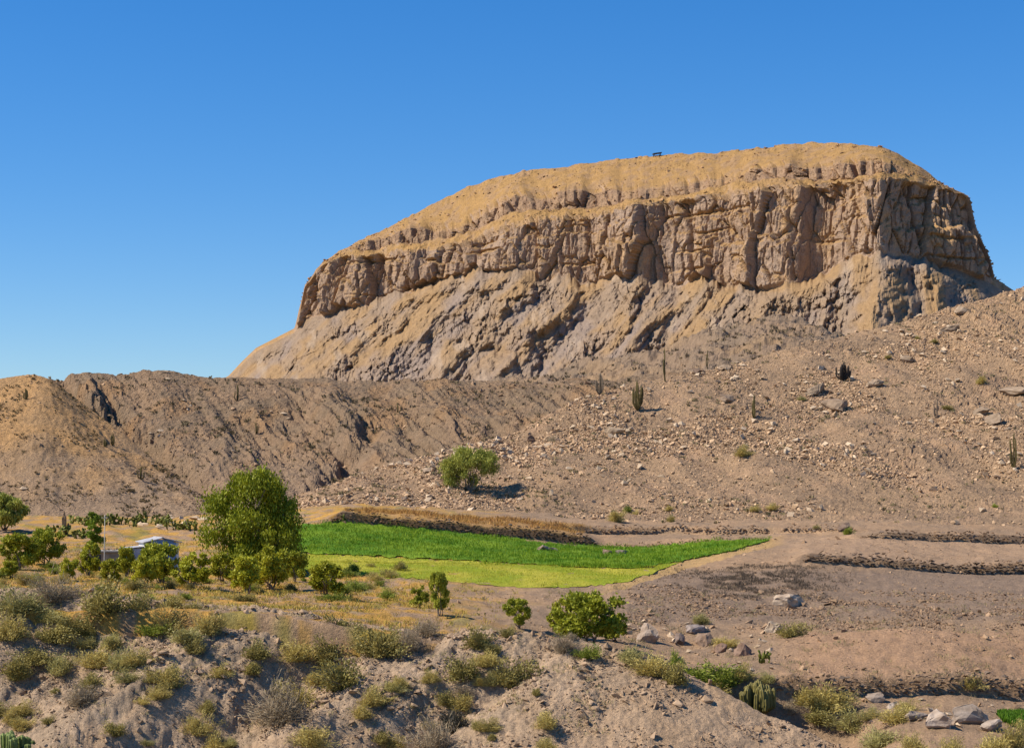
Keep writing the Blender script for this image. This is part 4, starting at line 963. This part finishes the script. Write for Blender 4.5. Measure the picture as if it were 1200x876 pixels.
for p, r, w, k, pl in bank: shrub(BK, p, r, w, k, pl, group="shrubs on the near bank")
rng = np.random.RandomState(99)
for k in range(44):
    p = rng.uniform(-10, 700); r = rng.uniform(735 if p > 300 else 705, 880)
    if 640 < p and r > 770: continue
    shrub(BK, p, r, rng.uniform(14, 36), ['dry', 'yellow', 'olive', 'olive', 'yellow', 'sage'][k % 6], "low on the gravel of the near bank", group="small shrubs on the near bank")
rim = [(765, 790, 66, 'dry', "on the rim behind the gravel mound"), (738, 776, 40, 'dry', "on the rim behind the gravel mound"), (790, 800, 44, 'dry', "on the rim behind the gravel mound"), (660, 764, 40, 'dry', "on the rim behind the gravel mound"), (690, 772, 30, 'green', "at the foot of the dense shrub tree")]
for p, r, w, k, pl in rim: shrub(BK, p, r, w, k, pl, group="shrubs on the near bank")
wash = [(812, 802, 70, 'green', W_), (850, 806, 46, 'green', W_), (792, 786, 34, 'green', W_), (838, 816, 40, 'yellow', W_), (850, 760, 32, 'yellow', "between boulders at the gully head"), (820, 730, 34, 'dry', "between boulders at the gully head"), (925, 746, 40, 'dry', "beside the smooth pale boulder"), (970, 830, 66, 'yellow', W_), (945, 826, 44, 'yellow', W_), (960, 846, 50, 'dry', W_), (1000, 856, 66, 'dry', W_), (925, 838, 40, 'dry', W_),
        (1052, 850, 56, 'yellow', W_), (1062, 832, 34, 'yellow', W_), (1020, 846, 34, 'sage', W_), (1138, 808, 34, 'yellow', "hanging over the lower stone wall"), (1165, 888, 56, 'yellow', W_), (1115, 890, 46, 'yellow', W_), (1190, 878, 50, 'yellow', W_), (1030, 880, 70, 'dry', W_), (1070, 884, 44, 'yellow', W_), (900, 800, 30, 'dry', W_), (870, 796, 34, 'dry', W_)]
for p, r, w, k, pl in wash: shrub(GR, p, r, w, k, pl, group="shrubs in the wash")
hs = [(1136, 606, 26, 'green'), (1126, 612, 18, 'yellow'), (994, 626, 16, 'green'), (1032, 604, 18, 'yellow'), (1166, 594, 10, 'green'), (722, 612, 26, 'yellow'), (745, 606, 16, 'yellow'), (735, 600, 12, 'green'), (784, 598, 14, 'yellow'), (786, 611, 14, 'yellow'), (885, 600, 20, 'yellow'), (905, 598, 20, 'yellow'), (930, 602, 14, 'yellow'), (1190, 612, 16, 'yellow'), (956, 620, 14, 'sage'), (870, 535, 26, 'dry'), (648, 518, 22, 'dry'), (1150, 450, 18, 'dry'), (1110, 480, 16, 'dry'), (1095, 402, 12, 'olive'), (1075, 398, 10, 'olive'), (1040, 420, 12, 'olive'), (940, 470, 16, 'sage')]
for p, r, w, k in hs: shrub(HS if r < 601 else GR, p, r, w, k, "among stones on the rocky hillside or its foot", 60 if r >= 601 else 0, group="small shrubs on the hillside")
# left plain: low weeds between orchard trees
rng = np.random.RandomState(88)
for k in range(80):
    p = rng.uniform(-20, 470); r = rng.uniform(664, 706); shrub(GR, p, r, rng.uniform(10, 26), ['yellow', 'green', 'olive', 'green'][k % 4], "low among dry grass in the orchard", 30, .5, "weeds in the orchard grass")
# scrub dotted over the hills
def scrub(name, sheet, n, v0, v1, p0, p1, s0, s1, seed, label, ca, cb, f=9, lo=-.2, hi=.5, blades=7, hgt_=.9, wid=.35, cond=None, mat=None, cat="scrub"):
    rng = np.random.RandomState(seed); P = sheet.sample(n, rng, v0, v1, p0, p1); P = P[keep_noise(P, f, seed, lo, hi, rng)]
    if cond is not None: P = P[cond(*proj(P))]
    m = len(P); s = rng.uniform(s0, s1, m)
    Pb = np.repeat(P, blades, 0); sb = np.repeat(s, blades); d = rng.normal(0, .55, (len(Pb), 3)); d[:, 2] = 1
    V, Q = leaf_quads(Pb + d * sb[:, None] * .4 * hgt_ + rng.normal(0, .28, (len(Pb), 3)) * sb[:, None] * (1, 1, .2), d, sb * hgt_, sb * wid, rng)
    cc = np.repeat(np.repeat(mixc(ca, cb, rng.uniform(0, 1, m)), blades, 0), 4, 0)
    return stuff(name, V, Q, cc, mat or M_TWIG, label, cat)
scrub("hill_scrub", MH, 3200, 12, 165, -60, 740, .25, .8, 41, "tiny dark scrub dotted over the hill behind the orchard", (.11, .09, .05), (.20, .15, .08))
scrub("hill_scrub", LH, 2200, 12, 142, -60, 280, .2, .55, 42, "tiny dark scrub dotted over the golden hill", (.13, .10, .05), (.24, .17, .08))
scrub("hill_scrub", HS, 3000, 12, 204, 340, 1300, .2, .6, 43, "tiny scrub dotted over the rocky hillside", (.14, .12, .06), (.26, .20, .10))
scrub("hill_scrub", FS, 1800, 20, 105, 520, 1120, .6, 1.6, 44, "dark scrub dotted over the slope below the mesa", (.13, .10, .06), (.22, .16, .09), f=25)
scrub("dry_grass", GR, 17000, 22, 148, -150, 640, .12, .40, 45, "dry yellow grass covering the orchard ground", (.54, .36, .08), (.36, .31, .06), f=4, lo=-.45, hi=.3, blades=5, wid=.12,
      cond=lambda p, r: ~inpoly((p, r), FIELD_DARK) & ~inpoly((p, r), FIELD_LIGHT) & (rng.uniform(0, 1, len(p)) < smooth(640, 430, p)), cat="grass")
scrub("dry_grass", BK, 4200, 15, 164, -120, 720, .15, .38, 46, "dry grass tufts on the near bank", (.42, .33, .14), (.30, .26, .12), f=2.5, lo=.0, hi=.5, blades=6, wid=.08, cat="grass")
scrub("maize_stubble", GR, 2600, GR.vlines[9] + 1, GR.vlines[10] + 4, 405, 695, .25, .6, 47, "strip of dry orange brown maize stalks behind the long dark wall", (.46, .27, .075), (.34, .17, .06), f=4, lo=-.5, hi=.3, blades=4, wid=.10, hgt_=1.1,
      cond=lambda p, r: (r < 625) & (p > 405) & (r > np.interp(p, [405, 690], [590, 603])), cat="maize")

scrub("dark_stubble", GR, 20000, GR.vlines[5] - 6, GR.vlines[6] + 4, 740, 1000, .12, .34, 48, "patch of dark dry stubble in the ploughed terrace near the flat pale boulder", (.06, .045, .033), (.17, .125, .085), f=3, lo=-.4, hi=.3, blades=5, wid=.12,
      cond=lambda p, r: rng.uniform(0, 1, len(p)) < np.exp(-((p - 890) / 62.0) ** 2 - ((r - 680) / 16.0) ** 2) * 1.1, cat="stubble")
scrub("dry_grass", GR, 9000, 6, 100, 640, 1240, .12, .32, 49, "dry weeds scattered over the bare terraces and the wash", (.36, .28, .13), (.22, .185, .09), f=3, lo=.1, hi=.6, blades=5, wid=.1,
      cond=lambda p, r: ~inpoly((p, r), FIELD_DARK) & ~inpoly((p, r), FIELD_LIGHT), cat="grass")
# crop blades in the two fields
def crop(name, poly, n, s0, s1, seed, ca, cb, label, blades):
    rng = np.random.RandomState(seed); P = GR.sample(n, rng, GR.vlines[4], GR.vlines[9], 315, 915)
    pj = proj(P); pj = (pj[0] + rng.normal(0, 5, len(P)), pj[1] + rng.normal(0, 1.5, len(P)) + 2.4 * fbm(P[:, 0] / 3, P[:, 1] / 4, 2, seed + 9))
    P = P[inpoly(pj, poly)]; m = len(P); s = rng.uniform(s0, s1, m) * (1 + .25 * fbm(P[:, 0] / 4, P[:, 1] / 5, 3, seed))
    P[:, 2] += .1
    Pb = np.repeat(P, blades, 0); sb = np.repeat(s, blades); d = rng.normal(0, .35, (len(Pb), 3)); d[:, 2] = 1
    V, Q = leaf_quads(Pb + d * sb[:, None] * .45 + rng.normal(0, .25, (len(Pb), 3)) * (1, 1, 0), d, sb, sb * .16, rng)
    t = np.clip(.5 + .7 * fbm(P[:, 0] / 6, P[:, 1] / 4, 4, seed + 3, .65) + .22 * np.sin(P[:, 1] * 2.2 + P[:, 0] * .5) + rng.normal(0, .2, m), 0, 1)
    return stuff(name, V, Q, np.repeat(np.repeat(mixc(ca, cb, t), blades, 0), 4, 0), M_CROP, label, "crop")
crop("green_crop", FIELD_DARK, 30000, .22, .36, 51, (.085, .19, .008), (.24, .32, .02), "dense bright green crop standing in the terrace field", 4)
crop("mown_crop", FIELD_LIGHT, 22000, .10, .2, 52, (.27, .32, .015), (.48, .41, .04), "short yellow green cut crop in front of the tall green crop", 4)
# the corner of a further green plot at the lower right
rng = np.random.RandomState(53)
P = GR.sample(9000, rng, 2, 16, 1165, 1330); pp, rw = proj(P); P = P[inpoly((pp, rw), [(1168, 836), (1330, 834), (1330, 880), (1240, 866), (1196, 856), (1175, 846)])]
if len(P):
    Pb = np.repeat(P, 4, 0); d = rng.normal(0, .3, (len(Pb), 3)); d[:, 2] = 1
    V, Q = leaf_quads(Pb + d * .15, d, .35 * rng.uniform(.7, 1.2, len(Pb)), .08, rng)
    stuff("green_crop", V, Q, np.repeat(mixc((.07, .17, .01), (.14, .24, .02), rng.uniform(0, 1, len(Pb))), 4, 0), M_CROP, "corner of a small green crop plot beside the whitish boulders", "crop")

# ------------------------------------------------------------------ cacti
def ribbed(path, r0, rng, sides=14):
    """a ribbed columnar stem with a rounded tip"""
    pts = np.asarray(path, float); k = len(pts); L = np.linspace(0, 1, k)
    rad = r0 * np.where(L > .88, np.sqrt(np.clip(1 - ((L - .88) / .125) ** 2, .02, 1)), np.minimum(1, .75 + L * 2))
    ang = np.arange(sides) / sides * 2 * math.pi; rib = 1 + .14 * ((np.arange(sides) % 2) * 2 - 1)
    V = pts[:, None, :] + rad[:, None, None] * rib[None, :, None] * np.stack([np.cos(ang), np.sin(ang), 0 * ang], -1)[None]
    i = np.arange(k * sides).reshape(k, sides); j = np.roll(i, -1, 1)
    return V.reshape(-1, 3), np.stack([i[:-1], j[:-1], j[1:], i[1:]], -1).reshape(-1, 4)
def cactus(sheet, p, r, hp, wp, nstem, label, seed, col=((.08, .062, .022), (.15, .115, .04)), name="columnar_cactus", vmin=0, group="columnar cacti", dead=False):
    h = sheet.hit(p, r, vmin); m = h.y / F; H = hp * m; W = wp * m; rng = np.random.RandomState(seed)
    root = empty(name, (h.x, h.y, h.z - .1)); tag(root, label, "cactus", group)
    for k in range(nstem):
        a = rng.uniform(0, 6.28); u = (k / max(1, nstem - 1)) ** .7 if nstem > 1 else 0
        R_ = W * .42 * u; hh = H * (1 - .45 * u * rng.uniform(.5, 1.1)); rad = max(.10, min(.16, W * .055)) * rng.uniform(.85, 1.1)
        t = np.linspace(0, 1, 12)[:, None]; out = np.clip(t / .35, 0, 1) ** .8
        x = math.cos(a) * R_; y = math.sin(a) * R_ * .8
        pts = np.concatenate([x * out, y * out, hh * t], 1) + np.concatenate([rng.normal(0, .015 * H, (12, 2)).cumsum(0) * .4, np.zeros((12, 1))], 1)
        V, Q = ribbed(pts, rad, rng)
        c = mixc(col[0], col[1], np.clip(V[:, 2] / H + rng.normal(0, .15, len(V)), 0, 1))
        me = mesh_np("stem", V, Q, c, False); me.materials.append(M_CACT); obj("stem", me, None, root)
    return root
cactus(HS, 747, 482, 36, 20, 8, "many stemmed cactus on the shoulder of the rubble hillside", 1)
cactus(HS, 780, 447, 40, 6, 2, "tall single columnar cactus standing up on the hillside crest", 2)
cactus(HS, 884, 492, 30, 14, 5, "small clump cactus in the middle of the rubble slope", 3)
cactus(HS, 988, 446, 22, 20, 10, "dark bushy cactus above the largest boulder", 4, ((.03, .025, .02), (.07, .05, .035)))
cactus(HS, 1188, 552, 44, 16, 5, "tall candelabra cactus at the bottom of the slab group", 5)
cactus(HS, 703, 462, 26, 16, 5, "spindly grey cactus on the crest next to the many stemmed one", 6, ((.12, .09, .06), (.2, .15, .1)))
cactus(HS, 1098, 490, 22, 10, 3, "thin dead looking cactus beside a dry bush on the hillside", 7, ((.14, .1, .07), (.2, .15, .1)))
cactus(FS, 829, 432, 22, 8, 3, "cactus silhouetted on the slope beyond the crest", 8)
cactus(FS, 891, 412, 12, 5, 2, "tiny cactus higher on the slope below the mesa", 9)
cactus(MH, 278, 470, 20, 8, 4, "dark cactus near the top of the hill behind the orchard", 10)
cactus(LH, 30, 468, 14, 10, 5, "dark bushy cactus high on the golden hill", 11)
cactus(LH, 132, 522, 15, 8, 4, "dark cactus on the lower shoulder of the golden hill", 12)
cactus(LH, 122, 524, 10, 8, 4, "low cactus next to the one on the golden hill's shoulder", 13)
cactus(LH, 165, 562, 16, 12, 4, "small cactus low on the golden hill's lower spur", 14)
cactus(GR, 76, 626, 28, 10, 5, "stout brown cactus at the foot of the golden hill among prickly pears", 15, ((.10, .07, .045), (.16, .11, .07)), vmin=90)
cactus(MH, 300, 508, 14, 8, 3, "small cactus halfway down the hill behind the orchard", 16)
cactus(MH, 466, 484, 12, 8, 3, "small dark cactus on the middle hill near the gully", 17)
cactus(GR, 888, 838, 44, 50, 44, "dense clump of short pale green columnar cactus in the wash", 18, ((.10, .085, .022), (.21, .175, .055)), name="cactus_clump", vmin=4)
cactus(BK, 14, 884, 30, 60, 22, "green clump of thin cactus stems at the bottom of the shrubby gully", 19, ((.09, .12, .03), (.2, .24, .07)), name="cactus_clump")

# prickly pears: pads as parts
def pad_mesh():
    bm = bmesh.new(); bmesh.ops.create_icosphere(bm, subdivisions=2, radius=1); 
    V = np.array([v.co[:] for v in bm.verts]); Fc = np.array([[v.index for v in f.verts] for f in bm.faces]); bm.free()
    V *= (.75, .16, 1); V[:, 0] *= .75 + .25 * (V[:, 2] + 1) / 2; V[:, 2] += 1
    me = mesh_np("pad", V, Fc, np.tile(np.array((.13, .135, .022)), (len(V), 1)), True); me.materials.append(M_CACT); return me
PAD = pad_mesh()
def prickly(p, r, hp, label, seed, group=None, vmin=30, sheet=GR):
    h = sheet.hit(p, r, vmin); m = h.y / F; H = hp * m; rng = np.random.RandomState(seed)
    root = empty("prickly_pear", (h.x, h.y, h.z - .05)); tag(root, label, "cactus", group)
    s = H / 5.2
    def grow(base, rx, ry, lev):
        o = obj("pad", PAD, None, root, base, rng.uniform(0, 3.14), s * (1 - .1 * lev)); o.rotation_euler[0] = rx; o.rotation_euler[1] = ry
        if lev < 2:
            tip = Vector(base) + o.rotation_euler.to_matrix() @ Vector((0, 0, 1.8 * s * (1 - .1 * lev)))
            for _ in range(rng.randint(1, 3)): grow(tip, rx + rng.normal(0, .5), ry + rng.normal(0, .5), lev + 1)
    for _ in range(4): grow((rng.normal(0, s * 1.2), rng.normal(0, s), 0), rng.normal(0, .3), rng.normal(0, .4), 0)
    return root
rng = np.random.RandomState(66)
for k, p in enumerate(np.linspace(88, 196, 19)):
    prickly(p + rng.uniform(-2, 2), 616 + rng.uniform(-2, 2), rng.uniform(11, 17), "prickly pear in the dark green hedge along the foot of the golden hill", 700 + k, "prickly pear hedge", 90)
for k, p in enumerate((58, 66, 86, 92, 98)): prickly(p, 630 + rng.uniform(-3, 2), rng.uniform(12, 20), "prickly pear around the stout brown cactus", 740 + k, "prickly pears by the stout cactus", 90)
for k, p in enumerate((204, 214, 222, 232)): prickly(p, 622 + rng.uniform(-3, 2), rng.uniform(12, 16), "prickly pear under the pale rock pile", 750 + k, "prickly pears under the rock pile", 90)
prickly(893, 778, 18, "pale prickly pear beside the reddish block at the gully head", 760, vmin=20)
prickly(403, 612, 12, "prickly pear at the pepper tree end of the long dark wall", 761, vmin=90)

# ------------------------------------------------------------------ buildings, pole, mesa shelter
def box_bm(bm, c, s, rot=0):
    r = bmesh.ops.create_cube(bm, size=1); bmesh.ops.scale(bm, vec=s, verts=r['verts'])
    if rot: bmesh.ops.rotate(bm, cent=(0, 0, 0), matrix=Matrix.Rotation(rot, 3, 'Y'), verts=r['verts'])
    bmesh.ops.translate(bm, vec=c, verts=r['verts']); return r['verts']
def part(name, boxes, mat, parent, bev=.01):
    bm = bmesh.new()
    for b in boxes: box_bm(bm, *b)
    if bev: bmesh.ops.bevel(bm, geom=bm.edges[:], offset=bev, segments=1, affect='EDGES')
    me = bpy.data.meshes.new(name); bm.to_mesh(me); bm.free(); return obj(name, me, mat, parent)
M_WHITE = flat_mat("whitewash", (.62, .60, .56), .85, .12, 3); M_BLUE = flat_mat("blue_paint", (.10, .22, .50), .7, .15, 2)
M_SHADEW = flat_mat("shaded_plaster", (.34, .36, .44), .9, .15, 3); M_ROOF = flat_mat("sheet_roof", (.42, .40, .40), .6, .2, 2)  # shaded_plaster: white wall with its shade painted in as blue-grey
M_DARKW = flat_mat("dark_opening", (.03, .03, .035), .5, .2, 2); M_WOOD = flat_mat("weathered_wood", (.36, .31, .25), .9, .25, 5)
M_TILE = flat_mat("adobe", (.27, .21, .16), .95, .25, 3)
h = at(GR, 186, 668, 60); m = h.y / F
root = empty("house", h, math.radians(24)); tag(root, "small house with blue painted front and grey roof among orchard trees", "house")
w, dpt, hh = 2.6, 2.3, 2.15
part("wall", [((-w / 2 + .1, 0, hh / 2), (.2, dpt, hh)), ((w / 2 - .1, 0, hh / 2), (.2, dpt, hh)), ((0, dpt / 2 - .1, hh / 2), (w - .4, .19, hh - .004))], M_WHITE, root)
part("front_wall", [((-.78, -dpt / 2 + .1, hh / 2), (.63, .2, hh - .01)), ((.78, -dpt / 2 + .1, hh / 2), (.63, .2, hh - .01)), ((0, -dpt / 2 + .1, hh - .2), (.93, .2, .39))], M_BLUE, root)
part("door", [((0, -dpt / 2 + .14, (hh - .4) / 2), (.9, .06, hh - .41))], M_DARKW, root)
part("gable", [((0, -dpt / 2 + .1, hh + .12), (w * .7, .17, .22))], M_BLUE, root)
rf = part("roof", [((-.72, 0, hh + .2), (1.62, dpt + .5, .07), -.22), ((.72, 0, hh + .2), (1.62, dpt + .5, .065), .22)], M_ROOF, root)
part("ridge_cap", [((0, 0, hh + .40), (.2, dpt + .52, .05))], M_ROOF, rf)
part("lean_to_wall", [((-w / 2 - .75, .2, .85), (1.3, 1.7, 1.7))], M_SHADEW, root)
part("lean_to_roof", [((-w / 2 - .75, .2, 1.78), (1.55, 2.0, .06), -.1)], M_ROOF, root)
h = at(GR, 122, 668, 60)
root = empty("stone_hut", h, math.radians(8)); tag(root, "low stone hut with rubble covered flat roof beside the thin pole", "hut")
part("wall", [((0, 0, .7), (3.0, 2.2, 1.4))], M_TILE, root, .03)
part("doorway", [((-.5, -1.1, .6), (.7, .06, 1.2))], M_DARKW, root)  # near-black slab on a solid wall, painted as the unlit inside
part("step", [((.9, -1.4, .1), (1.1, .4, .2))], M_WHITE, root)
rf = part("roof", [((0, 0, 1.46), (3.4, 2.6, .12))], M_WOOD, root)
rng = np.random.RandomState(9)
for k in range(26):
    s_ = obj("roof_stone", WALL_ME[k % 10], None, rf, (rng.uniform(-1.6, 1.6), rng.uniform(-1.1, 1.1), 1.56), rng.uniform(0, 6), (rng.uniform(.12, .25), rng.uniform(.12, .2), .1))
h = at(GR, 131, 668, 60); h.y -= 2.0; h.x -= .15; h.z = GR.z_at(h.x, h.y)
V, Q = fix_quads(*tubes([([(0, 0, -.2), (.02, 0, 2), (.05, 0, 4.3)], np.array((.045, .04, .03)))], 8))
root = empty("utility_pole", h); tag(root, "thin pale wooden pole standing beside the stone hut", "pole")
obj("post", mesh_np("post", V, Q, np.tile(np.array((.48, .44, .38)), (len(V), 1)), True), M_BARK, root)
part("crossbar", [((.04, 0, 4.1), (.5, .06, .06))], M_WOOD, root)
# shelter on the mesa top
ci = int(np.argmin(np.abs(MS.px - 770))); v = MS.V[vl_m[6] - 2, ci]
root = empty("shelter", Vector(v), math.radians(10)); tag(root, "tiny dark open shelter with a tilted roof on the mesa top", "shelter")
part("roof", [((0, 0, 2.0), (7.5, 4.5, .9), -.16)], M_DARKW, root, .05)
for x, y in ((-2.8, -1.6), (2.8, -1.6), (-2.8, 1.6), (2.8, 1.6)): part("post", [((x, y, .4), (.5, .5, 2.6))], M_DARKW, root, .02)
